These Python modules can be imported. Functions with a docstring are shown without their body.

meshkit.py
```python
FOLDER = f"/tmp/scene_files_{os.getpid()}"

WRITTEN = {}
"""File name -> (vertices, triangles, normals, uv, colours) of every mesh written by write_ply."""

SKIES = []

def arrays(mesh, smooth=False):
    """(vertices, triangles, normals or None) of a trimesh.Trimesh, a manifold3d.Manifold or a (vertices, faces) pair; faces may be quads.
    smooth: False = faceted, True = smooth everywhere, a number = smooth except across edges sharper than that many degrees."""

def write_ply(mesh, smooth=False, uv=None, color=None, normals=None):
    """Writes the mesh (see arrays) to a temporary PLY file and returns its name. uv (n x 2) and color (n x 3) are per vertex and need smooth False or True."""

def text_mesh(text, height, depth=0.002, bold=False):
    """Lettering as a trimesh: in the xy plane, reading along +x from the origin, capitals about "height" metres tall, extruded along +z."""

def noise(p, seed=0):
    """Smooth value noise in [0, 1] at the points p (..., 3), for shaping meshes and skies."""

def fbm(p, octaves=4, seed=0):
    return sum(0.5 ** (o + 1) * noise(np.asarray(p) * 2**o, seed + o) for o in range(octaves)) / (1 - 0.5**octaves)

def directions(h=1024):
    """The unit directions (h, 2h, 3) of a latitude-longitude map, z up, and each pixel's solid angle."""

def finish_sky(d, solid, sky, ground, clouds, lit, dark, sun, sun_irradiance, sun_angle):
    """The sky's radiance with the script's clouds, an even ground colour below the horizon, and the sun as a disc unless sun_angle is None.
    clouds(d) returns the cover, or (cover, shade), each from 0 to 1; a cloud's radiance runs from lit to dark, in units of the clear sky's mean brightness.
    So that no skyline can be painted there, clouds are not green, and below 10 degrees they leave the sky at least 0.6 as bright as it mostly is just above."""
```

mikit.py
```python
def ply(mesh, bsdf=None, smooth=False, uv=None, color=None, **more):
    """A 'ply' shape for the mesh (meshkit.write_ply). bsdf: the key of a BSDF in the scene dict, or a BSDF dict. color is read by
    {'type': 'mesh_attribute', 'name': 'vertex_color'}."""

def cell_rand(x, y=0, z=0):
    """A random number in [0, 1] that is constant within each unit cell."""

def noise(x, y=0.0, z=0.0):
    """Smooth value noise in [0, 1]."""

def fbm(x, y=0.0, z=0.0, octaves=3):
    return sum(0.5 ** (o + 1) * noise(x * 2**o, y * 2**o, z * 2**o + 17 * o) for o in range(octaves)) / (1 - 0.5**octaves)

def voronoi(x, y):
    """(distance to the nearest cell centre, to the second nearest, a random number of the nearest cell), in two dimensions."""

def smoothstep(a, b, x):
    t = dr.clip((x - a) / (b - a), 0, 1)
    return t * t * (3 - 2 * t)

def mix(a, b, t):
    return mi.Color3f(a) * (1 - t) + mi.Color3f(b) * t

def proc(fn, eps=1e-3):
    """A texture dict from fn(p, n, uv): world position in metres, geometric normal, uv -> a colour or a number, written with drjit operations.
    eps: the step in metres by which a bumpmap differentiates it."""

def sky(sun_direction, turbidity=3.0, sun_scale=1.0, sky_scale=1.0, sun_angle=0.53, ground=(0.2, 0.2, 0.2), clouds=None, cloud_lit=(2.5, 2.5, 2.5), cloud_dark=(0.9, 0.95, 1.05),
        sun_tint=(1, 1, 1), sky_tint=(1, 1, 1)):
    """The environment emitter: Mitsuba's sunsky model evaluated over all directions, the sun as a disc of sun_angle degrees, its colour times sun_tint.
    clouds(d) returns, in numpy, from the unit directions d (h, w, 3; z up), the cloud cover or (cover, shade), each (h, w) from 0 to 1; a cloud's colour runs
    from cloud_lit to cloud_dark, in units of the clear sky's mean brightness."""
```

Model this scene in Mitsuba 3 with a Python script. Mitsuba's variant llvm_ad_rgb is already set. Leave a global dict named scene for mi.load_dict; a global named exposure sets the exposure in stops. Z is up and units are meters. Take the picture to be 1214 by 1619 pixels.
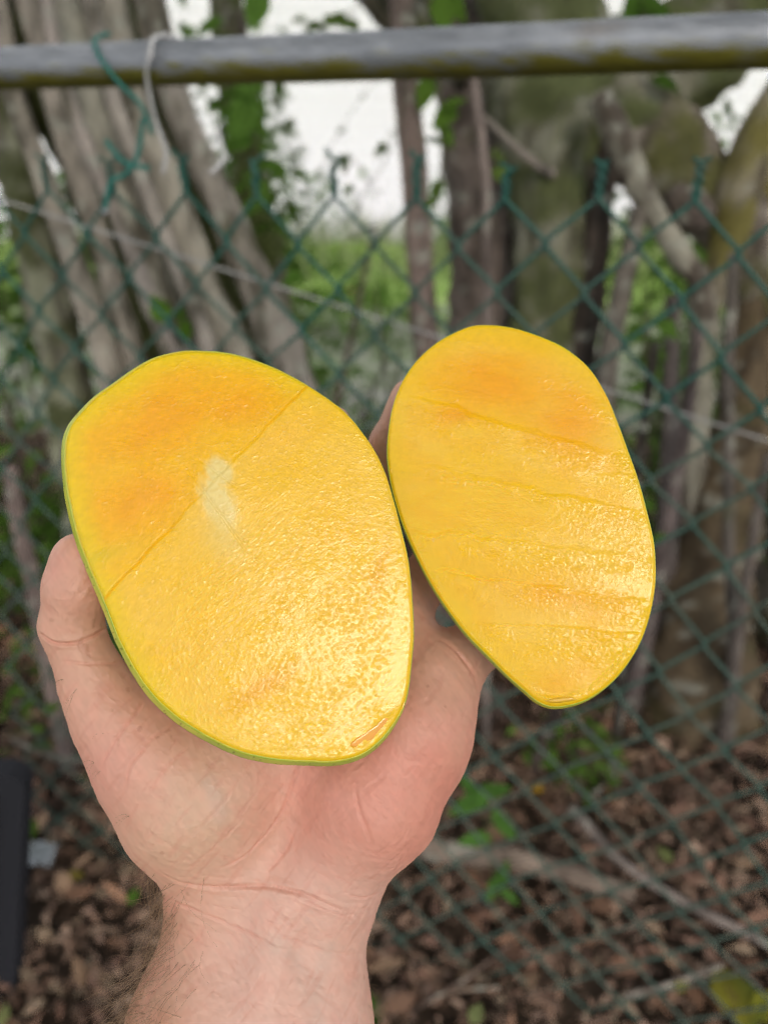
import math, random
import numpy as np, trimesh, drjit as dr, mitsuba as mi, mikit, meshkit
from scipy.spatial import Delaunay, cKDTree
from scipy import sparse, ndimage
from shapely.geometry import Polygon

T = mi.ScalarTransform4f
RND = random.Random(7)
RNG = np.random.default_rng(11)
scene, labels = {}, {}

# ------------------------------------------------------------------ camera, sky, exposure
exposure = 2.6
PITCH = math.radians(25.0)
EYE = np.array([0.0, 0.0, 1.15])
RIGHT = np.array([1.0, 0, 0])
FWD = np.array([0, math.cos(PITCH), -math.sin(PITCH)])
UP = np.array([0, math.sin(PITCH), math.cos(PITCH)])
FOCUS = 0.250
scene['camera'] = {'type': 'thinlens', 'fov': 53.13, 'fov_axis': 'x', 'aperture_radius': 0.0021, 'focus_distance': FOCUS,
                   'near_clip': 0.01, 'far_clip': 400.0,
                   'to_world': T().look_at(origin=EYE.tolist(), target=(EYE + FWD).tolist(), up=[0, 0, 1])}
scene['daylight'] = mikit.sky((0.20, -0.83, 0.54), turbidity=3.0, sun_scale=0.14, sun_angle=16.0, clouds=lambda d: 1.0,
                              cloud_lit=(2.42, 2.5, 2.68), ground=(0.12, 0.14, 0.08), sun_tint=(0.92, 1.0, 1.2))

# ------------------------------------------------------------------ helpers
FPX = 1214.0
M = np.stack([RIGHT, UP, FWD], 1)                      # camera axes -> world


def ray(px, py):
    return M @ np.array([(px - 607) / FPX, (809.5 - py) / FPX, 1.0])


def at(px, py, depth):
    """World point seen at a pixel of the photograph, at a distance along the optical axis."""
    return EYE + ray(px, py) * depth


def atY(px, py, Y):
    d = ray(px, py)
    return EYE + d * (Y / d[1])


def ground_at(px, py, z=0.0):
    d = ray(px, py)
    return EYE + d * ((z - EYE[2]) / d[2])


def unit(v):
    v = np.asarray(v, float)
    return v / (np.linalg.norm(v) + 1e-12)


def numbered(key):
    if key not in scene and key not in labels and not any(k.startswith(key + '__') for k in scene):
        return key
    n = 1
    while True:
        k = f'{key}_{n:03d}'
        if k not in scene and k not in labels and not any(q.startswith(k + '__') for q in scene):
            return k
        n += 1


def thing(name, label=None, category=None, group=None, kind=None):
    key = numbered(name)
    labels[key] = {}
    if label: labels[key]['label'] = label
    if category: labels[key]['category'] = category
    if group: labels[key]['group'] = group
    if kind: labels[key]['kind'] = kind
    return key


PART_COUNT = {}


def put(parent, name, mesh, bsdf, smooth=True, color=None, kind=None, label=None):
    """One entry of the scene: a part of parent, or (name None) the thing itself."""
    if name is None:
        key = parent
    else:
        base = f'{parent}__{name}'
        n = PART_COUNT.get(base, 0)
        PART_COUNT[base] = n + 1
        key = base if n == 0 else f'{base}_{n:03d}'
    scene[key] = mikit.ply(mesh, bsdf, smooth=smooth, color=color)
    if kind or label:
        labels.setdefault(key, {})
        if kind: labels[key]['kind'] = kind
        if label: labels[key]['label'] = label
    return key


def spline(points, n):
    """Catmull-Rom through points (k, m)."""
    p = np.asarray(points, float)
    if len(p) == 2:
        t = np.linspace(0, 1, n)[:, None]
        return p[0] * (1 - t) + p[1] * t
    q = np.vstack([2 * p[0] - p[1], p, 2 * p[-1] - p[-2]])
    s = np.linspace(0, len(p) - 1 - 1e-9, n)
    i = np.floor(s).astype(int)
    t = (s - i)[:, None]
    a, b, c, d = q[i], q[i + 1], q[i + 2], q[i + 3]
    return 0.5 * (2 * b + (c - a) * t + (2 * a - 5 * b + 4 * c - d) * t**2 + (3 * b - a - 3 * c + d) * t**3)


def tube(points, radii, sides=8, cap=True, bump=0.0, freq=20.0, seed=0, ridges=0.0):
    p = np.asarray(points, float)
    n = len(p)
    r = np.broadcast_to(np.asarray(radii, float), (n,)).copy()
    t = np.gradient(p, axis=0)
    t /= np.linalg.norm(t, axis=1, keepdims=True) + 1e-12
    a = np.zeros_like(p)
    a0 = np.cross(t[0], [0.31, 0.9, 0.27] if abs(t[0][1]) < 0.8 else [0.9, 0.1, 0.3])
    a[0] = unit(a0)
    for i in range(1, n):
        v = a[i - 1] - t[i] * np.dot(a[i - 1], t[i])
        a[i] = unit(v)
    b = np.cross(t, a)
    ang = np.arange(sides) * 2 * np.pi / sides
    ca, sa = np.cos(ang)[None, :, None], np.sin(ang)[None, :, None]
    dirs = ca * a[:, None] + sa * b[:, None]
    R = r[:, None] * np.ones((1, sides))
    if bump or ridges:
        pos = p[:, None] + R[..., None] * dirs
        if bump:
            R = R * (1 + bump * 2 * (meshkit.fbm(pos * freq, 3, seed) - 0.5))
        if ridges:
            along = np.cumsum(np.r_[0, np.linalg.norm(np.diff(p, axis=0), axis=1)])[:, None]
            q = np.stack([np.cos(ang)[None] * 2.2 + 0 * along, np.sin(ang)[None] * 2.2 + 0 * along, along * 5.0 + 0 * ang[None]], -1)
            R = R * (1 + ridges * 2 * (meshkit.fbm(q, 3, seed + 5) - 0.5))
    v = (p[:, None] + R[..., None] * dirs).reshape(-1, 3)
    i, j = np.meshgrid(np.arange(n - 1), np.arange(sides), indexing='ij')
    f = np.stack([i * sides + j, i * sides + (j + 1) % sides, (i + 1) * sides + (j + 1) % sides, (i + 1) * sides + j], -1).reshape(-1, 4)
    f = np.vstack([f[:, [0, 1, 2]], f[:, [0, 2, 3]]])
    if cap:
        k = len(v)
        v = np.vstack([v, p[0] - t[0] * r[0] * 0.3, p[-1] + t[-1] * r[-1] * 0.3])
        j = np.arange(sides)
        f = np.vstack([f, np.stack([np.full(sides, k), (j + 1) % sides, j], 1),
                       np.stack([np.full(sides, k + 1), (n - 1) * sides + j, (n - 1) * sides + (j + 1) % sides], 1)])
    return v, f


def join(meshes):
    vs, fs, o = [], [], 0
    for v, f in meshes:
        vs.append(v); fs.append(np.asarray(f) + o); o += len(v)
    return np.vstack(vs), np.vstack(fs)


def lerpc(a, b, t):
    t = np.clip(np.asarray(t, float), 0, 1)[..., None]
    return np.asarray(a, float) * (1 - t) + np.asarray(b, float) * t


def sstep(a, b, x):
    t = np.clip((np.asarray(x, float) - a) / (b - a), 0, 1)
    return t * t * (3 - 2 * t)


# ------------------------------------------------------------------ materials
VC = {'type': 'mesh_attribute', 'name': 'vertex_color'}


def pbr(rough=0.6, spec=0.4, color=VC, **more):
    return {'type': 'twosided', 'bsdf': {'type': 'principled', 'base_color': color if isinstance(color, dict) else {'type': 'rgb', 'value': list(color)},
                                         'roughness': rough, 'specular': spec, **more}}


scene['matte'] = pbr(0.85, 0.25)
scene['bark'] = pbr(0.9, 0.2)
scene['coated_wire'] = pbr(0.55, 0.3)
scene['galvanised'] = pbr(0.45, 0.5, metallic=0.25)
scene['peel'] = pbr(0.33, 0.5, clearcoat=0.2, clearcoat_gloss=0.8)


def rot_noise(x, y, ang, lam, stretch, off):
    a = math.radians(ang)
    return mikit.noise((x * math.cos(a) + y * math.sin(a)) / (lam * stretch) + off, (y * math.cos(a) - x * math.sin(a)) / lam + off * 1.7, off)


def soft_blob(x, y, cx, cy, rx, ry, ang):
    a = math.radians(ang)
    u, v = x - cx, y - cy
    p, q = (u * math.cos(a) + v * math.sin(a)) / rx, (v * math.cos(a) - u * math.sin(a)) / ry
    return dr.exp(-(p * p + q * q))


def wet_left(p, n, uv):
    """Height of the wet cut pulp (metres): fine worm-like grain along the knife's stroke, coarser low on the cut, calm where juice has run together."""
    x, y = uv.x, uv.y
    rough = .42 + .75 * soft_blob(x, y, .028, -.042, .034, .036, 0) + .3 * soft_blob(x, y, .02, -.008, .03, .022, 30) - .1 * soft_blob(x, y, -.03, .03, .03, .03, 0)
    calm = 1 - .80 * soft_blob(x, y, .0525, -.028, .0045, .024, -8)
    patch = .45 + .8 * mikit.smoothstep(.35, .65, rot_noise(x, y, 30, .0055, 1.6, 3.3))
    g = rot_noise(x, y, 38, .00085, 1.6, 11.3)
    g2 = rot_noise(x, y, 15, .0007, 1.25, 5.7)
    worms = 1 - dr.abs(2 * g - 1)
    beads = mikit.smoothstep(.55, .92, g2)
    return (worms * .00008 * rough + beads * .00017 * (.55 + .45 * rough)) * calm * patch


def wet_right(p, n, uv):
    x, y = uv.x, uv.y
    band = mi.Float(0)
    wob = .0022 * (rot_noise(x, y, 0, .006, 1.2, 2.9) - .5)
    for v0, ang, w in ((.0296, -15.9, .0125), (.0096, -12.4, .0052), (-.0094, -6.6, .0085), (-.0230, -7.6, .0105), (-.0370, -3.4, .013)):     # below each knife line the pulp is torn
        d = y - v0 - math.tan(math.radians(ang)) * x + wob
        band = dr.maximum(band, mikit.smoothstep(.0006, -.0005, d) * mikit.smoothstep(-w, -w * .5, d))
    patch = .10 + 1.15 * band * mikit.smoothstep(.22, .58, rot_noise(x, y, -10, .0032, 1.6, 8.1)) + .4 * mikit.smoothstep(.55, .7, rot_noise(x, y, -14, .0062, 3.0, 4.9))
    g = rot_noise(x, y, -15, .0009, 1.6, 21.3)
    g2 = rot_noise(x, y, 20, .0007, 1.25, 15.7)
    return ((1 - dr.abs(2 * g - 1)) * .00010 + mikit.smoothstep(.52, .92, g2) * .00019) * patch


for nm, fn in (('flesh_left', wet_left), ('flesh_right', wet_right)):      # translucent pulp under a thin wet film that mirrors about a twentieth of the light
    scene[nm] = {'type': 'twosided', 'bsdf': {'type': 'blendbsdf', 'weight': .031,
                 'bsdf_0': {'type': 'diffuse', 'reflectance': VC},
                 'bsdf_1': {'type': 'bumpmap', 'arbitrary': mikit.proc(fn, eps=1.2e-4), 'scale': 1.0,
                            'bsdf': {'type': 'roughconductor', 'material': 'none', 'alpha': .045, 'distribution': 'ggx'}}}}
scene['juice'] = pbr(0.06, 0.5, clearcoat=1.0, clearcoat_gloss=0.99)
scene['hair'] = pbr(0.5, 0.4, color=(0.22, 0.14, 0.08))
scene['leaf'] = {'type': 'principledthin', 'base_color': VC, 'roughness': 0.45, 'spec_trans': 0.0, 'diff_trans': 1.0}
scene['dead_leaf'] = pbr(0.75, 0.3)
scene['siding'] = pbr(0.6, 0.4, color=(0.89, 0.89, 0.90))


def skin_lines(p, n, uv):
    q = p * 2600.0
    a = mikit.fbm(q.x * 0.5 + q.y * 0.2, q.y * 0.5, q.z * 0.5, 2)
    b = mikit.noise(p.x * 900.0, p.y * 900.0, p.z * 900.0)
    return (a * 0.6 + b * 0.9) * 0.00017


scene['skin'] = {'type': 'twosided', 'bsdf': {'type': 'bumpmap', 'arbitrary': mikit.proc(skin_lines, eps=1.5e-4), 'scale': 1.0,
                 'bsdf': {'type': 'principled', 'base_color': VC, 'roughness': 0.48, 'specular': 0.45, 'sheen': 0.15}}}

# ------------------------------------------------------------------ setting: ground, driveway, lawn, house
def terrain(name, x0, x1, y0, y1, nx, ny, z, amp, freq, c0, c1, seed):
    X, Y = np.meshgrid(np.linspace(x0, x1, nx), np.linspace(y0, y1, ny), indexing='ij')
    P = np.stack([X, Y, 0 * X], -1)
    Z = z + amp * (meshkit.fbm(P * freq, 3, seed) - 0.5) * 2
    V = np.stack([X, Y, Z], -1).reshape(-1, 3)
    i, j = np.meshgrid(np.arange(nx - 1), np.arange(ny - 1), indexing='ij')
    F = np.stack([i * ny + j, (i + 1) * ny + j, (i + 1) * ny + j + 1, i * ny + j + 1], -1).reshape(-1, 4)
    c = lerpc(c0, c1, sstep(0.35, 0.65, meshkit.fbm(V * 9.0, 3, seed + 3)))
    put(name, None, (V, F), 'matte', color=c)
    labels[name] = {'kind': 'structure'}


g = np.array([[-60, -60, -0.03], [60, -60, -0.03], [60, 60, -0.03], [-60, 60, -0.03]], float)
NG = 161
gx, gy = np.meshgrid(np.linspace(-70, 70, NG), np.linspace(-70, 70, NG), indexing='ij')
gv = np.stack([gx, gy, 0 * gx - 0.03], -1).reshape(-1, 3)
gi, gj = np.meshgrid(np.arange(NG - 1), np.arange(NG - 1), indexing='ij')
gf = np.stack([gi * NG + gj, (gi + 1) * NG + gj, (gi + 1) * NG + gj + 1, gi * NG + gj + 1], -1).reshape(-1, 4)
put('ground', None, (gv, gf), 'matte', color=lerpc([.075, .085, .04], [.13, .12, .075], meshkit.fbm(gv * 0.8, 3, 4)))
labels['ground'] = {'kind': 'structure'}
terrain('soil', -4.0, 4.5, -1.0, 3.3, 170, 90, -0.012, 0.008, 6.0, (.030, .019, .012), (.060, .040, .026), 21)
terrain('bare_yard', -9, 9, 3.3, 6.6, 150, 60, -0.008, 0.01, 3.0, (.16, .20, .10), (.30, .29, .24), 22)
terrain('lawn', -14, 14, 6.6, 11.6, 180, 50, -0.004, 0.012, 2.0, (.22, .35, .07), (.34, .44, .14), 23)
terrain('driveway', -20, 20, 11.6, 14.6, 60, 12, 0.01, 0.002, 1.0, (.30, .29, .28), (.40, .39, .37), 24)


def blades(n, x0, x1, y0, y1, h0, h1, w, cols, seed, z=-0.01, spread=0.5):
    r = np.random.default_rng(seed)
    x, y = r.uniform(x0, x1, n), r.uniform(y0, y1, n)
    # clumpy
    keep = meshkit.fbm(np.stack([x, y, 0 * x], -1) * 1.3, 3, seed) + r.normal(0, .12, n) > 0.43
    x, y = x[keep], y[keep]
    n = len(x)
    h = r.uniform(h0, h1, n)
    th = r.uniform(0, 2 * np.pi, n)
    ln = r.uniform(0.1, spread, n) * h
    la = r.uniform(0, 2 * np.pi, n)
    base = np.stack([x, y, np.full(n, z)], -1)
    side = np.stack([np.cos(th), np.sin(th), 0 * th], -1) * (w * r.uniform(.6, 1.3, n))[:, None]
    mid = base + np.stack([np.cos(la) * ln * .35, np.sin(la) * ln * .35, h * .6], -1)
    tip = base + np.stack([np.cos(la) * ln, np.sin(la) * ln, h], -1)
    v = np.stack([base - side, base + side, mid - side * .8, mid + side * .8, tip], 1).reshape(-1, 3)
    k = np.arange(n)[:, None] * 5
    f = np.vstack([k + [0, 1, 3], k + [0, 3, 2], k + [2, 3, 4]])
    c = lerpc(cols[0], cols[1], r.uniform(0, 1, n))
    return (v, f), np.repeat(c, 5, 0)


k = thing('lawn_grass', 'bright green lawn grass behind the fence, lit by open sky', 'grass', kind='stuff')
m, c = blades(26000, -7, 7, 5.6, 11.4, .05, .16, .007, [(.24, .38, .07), (.40, .52, .17)], 31)
put(k, None, m, 'leaf', color=c)
k = thing('tall_weeds', 'tall pale weeds and seed stalks along the far edge of the lawn', 'weeds', kind='stuff')
m, c = blades(5200, -5, 5, 7.5, 12.2, .15, .62, .008, [(.20, .26, .10), (.40, .42, .24)], 33)
put(k, None, m, 'leaf', color=c)
k = thing('sparse_grass', 'thin greyish green grass on the bare yard behind the trunks', 'grass', kind='stuff')
m, c = blades(9000, -4, 4.5, 2.9, 5.9, .02, .07, .005, [(.15, .20, .09), (.27, .30, .17)], 32)
put(k, None, m, 'leaf', color=c)

# house of white horizontal siding at the far side of the driveway
house = thing('house', 'white house with horizontal siding seen between the trunks beyond the lawn', 'house')
HY, BH = 14.7, 0.21
hv = trimesh.creation.box((27, 5.0, 5.2)); hv.apply_translation((-0.5, HY + 2.56, 2.6))
put(house, 'wall', (hv.vertices, hv.faces), 'siding', smooth=False)
for i in range(24):
    z0 = 0.12 + i * BH
    prof = np.array([[0, 0], [-0.035, 0], [-0.012, BH + 0.02], [0, BH + 0.02]])
    v = np.array([[x, HY + 0.058 + a, z0 + b] for x in (-14.02, 13.02) for a, b in prof])
    f = [[0, 4, 5], [0, 5, 1], [1, 5, 6], [1, 6, 2], [2, 6, 7], [2, 7, 3], [0, 1, 2], [0, 2, 3], [4, 6, 5], [4, 7, 6]]
    put(house, 'siding_board', (v, np.array(f)), 'siding', smooth=False)
rf = np.array([[-14.6, HY - .55, 5.15], [13.6, HY - .55, 5.15], [13.6, HY + 2.6, 6.6], [-14.6, HY + 2.6, 6.6], [13.6, HY + 5.7, 5.15], [-14.6, HY + 5.7, 5.15]])
rf = np.vstack([rf, rf + [0, 0, .14]])
ff = [[0, 1, 2, 3], [3, 2, 4, 5], [6, 9, 8, 7], [9, 11, 10, 8], [0, 6, 7, 1], [5, 4, 10, 11], [0, 3, 9, 6], [3, 5, 11, 9], [1, 7, 8, 2], [2, 8, 10, 4]]
put(house, 'roof', (rf, np.array(ff)), 'matte', smooth=False, color=np.tile([[.12, .11, .10]], (12, 1)))

# ------------------------------------------------------------------ leaves
LT = np.linspace(0, 1, 6)


def leaf_mesh(base, direction, normal, length, width, curl=0.25, fold=0.25, seed=0, notch=0.75):
    """An ovate leaf: two halves folded on the midrib and drooping towards the tip."""
    d = unit(direction); n = unit(np.asarray(normal) - d * np.dot(normal, d)); s = np.cross(d, n)
    w = np.sin(np.pi * LT ** notch) ** 0.9 * width * 0.5
    w[0], w[-1] = width * .03, 0.0005
    rr = np.random.default_rng(seed)
    cz = -curl * length * LT ** 2 + rr.normal(0, .01, 6) * length
    mid = base + d * (LT * length)[:, None] + n * cz[:, None]
    up = n * (fold * w)[:, None]
    l = mid + s * w[:, None] + up * rr.uniform(.6, 1.4)
    r = mid - s * w[:, None] + up * rr.uniform(.6, 1.4)
    v = np.stack([l, mid, r], 1).reshape(-1, 3)
    f = []
    for i in range(5):
        for j in range(2):
            a = i * 3 + j
            f += [[a, a + 1, a + 4], [a, a + 4, a + 3]]
    return v, np.array(f)


def leaf_color(base, n, seed, var=0.25):
    r = np.random.default_rng(seed)
    return np.clip(np.asarray(base) * (1 + r.normal(0, var * .5)) * (1 + r.normal(0, .12, (n, 1))), 0.004, .9)


def leaf_cloud(n, sampler, length, width, cols, seed, down=0.4, curl=.25, fold=.25):
    """n leaves as one mesh; sampler(rng) -> point."""
    r = np.random.default_rng(seed)
    ms, cs = [], []
    for i in range(n):
        p = sampler(r)
        d = unit(np.array([r.normal(), r.normal(), r.normal() * .5 - down]))
        nn = unit(np.array([r.normal() * .6, r.normal() * .6, 1.0]))
        L = length * r.uniform(.6, 1.25)
        m = leaf_mesh(p, d, nn, L, width * L / length * r.uniform(.8, 1.2), curl, fold, int(r.integers(1 << 30)))
        ms.append(m)
        c = np.asarray(cols[int(r.integers(len(cols)))]) * r.uniform(.7, 1.35)
        cs.append(np.repeat(c[None], len(m[0]), 0))
    return join(ms), np.vstack(cs)


def fast_leaves(pts, length, cols, seed, down=0.3, wr=0.5):
    """Many simple two-sided leaves (4 triangles) at the points, one mesh."""
    r = np.random.default_rng(seed)
    n = len(pts)
    d = np.stack([r.normal(size=n), r.normal(size=n), r.normal(size=n) * .5 - down], -1)
    d /= np.linalg.norm(d, axis=1, keepdims=True)
    nn = np.stack([r.normal(size=n) * .7, r.normal(size=n) * .7, np.ones(n)], -1)
    s = np.cross(d, nn); s /= np.linalg.norm(s, axis=1, keepdims=True)
    nn = np.cross(s, d)
    L = (length * r.uniform(.6, 1.3, n))[:, None]
    W = L * wr * r.uniform(.8, 1.2, (n, 1)) * .5
    b = pts
    v = np.stack([b, b + d * L * .45 + s * W + nn * W * .3, b + d * L * .5, b + d * L * .45 - s * W + nn * W * .3, b + d * L - nn * L * .18], 1).reshape(-1, 3)
    k = np.arange(n)[:, None] * 5
    f = np.vstack([k + [0, 1, 2], k + [0, 2, 3], k + [1, 4, 2], k + [2, 4, 3]])
    cc = np.asarray(cols)[r.integers(len(cols), size=n)] * r.uniform(.7, 1.35, (n, 1))
    return (v, f), np.repeat(cc, 5, 0)


# ------------------------------------------------------------------ trees
GREY, DARK, MOSS, OLIVE = (.24, .21, .175), (.085, .070, .055), (.085, .105, .035), (.17, .15, .045)


def stem_mesh(points, radii, seed, base=GREY, dark=DARK, moss=MOSS, mossy=0.35, n=None, sides=30, ridges=.24, bump=.26):
    p = np.asarray(points, float)
    L = np.linalg.norm(np.diff(p, axis=0), axis=1).sum()
    n = n or int(np.clip(L / 0.012, 12, 200))
    q = spline(np.hstack([p, np.asarray(radii, float)[:, None]]), n)
    q[:, 3] = np.maximum(q[:, 3], .002)
    v, f = tube(q[:, :3], q[:, 3], sides=sides, bump=bump, freq=14.0, seed=seed, ridges=ridges)
    a = meshkit.fbm(v * np.array([40, 40, 9.0]), 4, seed)
    b = meshkit.fbm(v * 11.0, 3, seed + 9)
    e = meshkit.fbm(v * np.array([75, 75, 30.0]), 2, seed + 4)
    c = lerpc(dark, base, sstep(.36, .58, a))
    c = c * (0.6 + 0.8 * e)[:, None]
    lich = sstep(.66, .74, meshkit.fbm(v * 42.0, 2, seed + 30))
    c = c * (1 - .6 * lich[:, None]) + np.array([.36, .37, .31]) * .6 * lich[:, None]
    c = lerpc(c * 0 + 0, c, np.ones(len(v)))
    mm = sstep(1 - mossy - .18, 1 - mossy + .12, b + .25 * (e - .5))
    c = c * 1.15 * (1 - mm[:, None]) + np.asarray(moss) * mm[:, None] * (0.7 + .6 * e[:, None])
    return (v, f), c


def stem(parent, name, points, radii, seed, **kw):
    m, c = stem_mesh(points, radii, seed, **kw)
    return put(parent, name, m, 'bark', color=c)


def px_stem(parent, name, pts, Y, seed, ground=True, **kw):
    """pts: (px, py, width in px) of the photograph, on an upright surface Y metres ahead (Y a number or one per point)."""
    ys = np.broadcast_to(Y, (len(pts),))
    P, R = [], []
    for (x, y, w), yy in zip(pts, ys):
        q = atY(x, y, yy)
        P.append(q); R.append(w * 0.5 * np.dot(q - EYE, FWD) / FPX)
    if ground and P[-1][2] > 0.02:
        d = P[-1] - P[-2]
        z = P[-1][2]
        e = P[-1] + np.array([d[0] / max(-d[2], .05) * z * .6, 0, -z - .04])
        P.append(e); R.append(R[-1] * 1.35)
    return stem(parent, name, P, R, seed, **kw)


# clump of leaning stems, left
clump = thing('multi_stem_tree', 'clump of many grey leaning stems crowded together behind the left of the fence', 'tree')
def up(x0, y0, x1, y1, w):                                  # continues a stem upwards out of the frame
    return (x0 - (x1 - x0) * 1.2, y0 - (y1 - y0) * 1.2, w)
STEMS = [
    ([(-14, -60, 34), (20, 143, 36), (87, 327, 36), (140, 480, 38), (215, 720, 44)], 1.35, .15, (.26, .22, .19)),
    ([(24, -60, 34), (82, 143, 35), (133, 306, 36), (178, 460, 38), (250, 720, 44)], 1.38, .1, (.25, .21, .185)),
    ([(92, -60, 58), (136, 143, 60), (194, 306, 58), (245, 460, 58), (286, 552, 58), (345, 760, 66)], 1.42, .2, (.26, .235, .20)),
    ([(162, -60, 52), (206, 143, 50), (266, 286, 48), (317, 434, 50), (368, 552, 54), (430, 760, 64)], 1.40, .12, (.27, .235, .20)),
    ([(222, -60, 50), (272, 143, 48), (334, 286, 48), (398, 434, 56), (450, 560, 68), (500, 760, 80)], 1.45, .15, (.235, .20, .18)),
    ([(60, -60, 20), (104, 143, 20), (150, 260, 20), (200, 380, 22), (262, 540, 24), (330, 760, 28)], 1.30, .05, (.25, .205, .19)),
    ([(130, -60, 24), (176, 143, 22), (228, 290, 22), (292, 450, 24), (330, 560, 26), (380, 760, 30)], 1.33, .1, (.26, .22, .20)),
    ([(-40, -60, 66), (0, 143, 68), (30, 260, 68), (64, 400, 70), (108, 613, 74), (150, 800, 90)], 1.62, .45, (.20, .195, .14)),
]
for i, (pts, Y, mossy, col) in enumerate(STEMS):
    px_stem(clump, 'stem', pts, Y, 100 + i, mossy=mossy, base=tuple(np.array(col) * np.array([1.3, 1.38, 1.32])), dark=(.115, .105, .08), moss=(.075, .085, .035))
px_stem(clump, 'trunk', [(85, -80, 210), (158, 143, 230), (252, 330, 240), (350, 600, 240), (410, 800, 250)], 1.74, 120, mossy=.8, base=(.13, .115, .085), dark=(.045, .04, .028), moss=(.05, .056, .016))  # bark and moss tones kept near black to carry the shade between stems
# the crowns, unseen above the frame, spread and density shaped to shade the scene
def crown(parent, n, box, seed, cols, length=.12, clumps=70):
    r = np.random.default_rng(seed)
    cen = np.stack([r.uniform(box[0], box[1], clumps), r.uniform(box[2], box[3], clumps), r.uniform(box[4], box[5], clumps)], -1)
    pts = cen[r.integers(clumps, size=n)] + r.normal(size=(n, 3)) * np.array([.28, .28, .16])
    m, c = fast_leaves(pts, length, cols, seed)
    put(parent, 'crown', m, 'leaf', color=c, smooth=False, kind='stuff')
CANOPY = [(.045, .085, .016), (.06, .11, .02), (.035, .065, .014), (.08, .13, .03)]
crown(clump, 12000, (-3.3, 0.3, -1.1, 3.6, 2.9, 4.5), 201, CANOPY, clumps=150)

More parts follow.
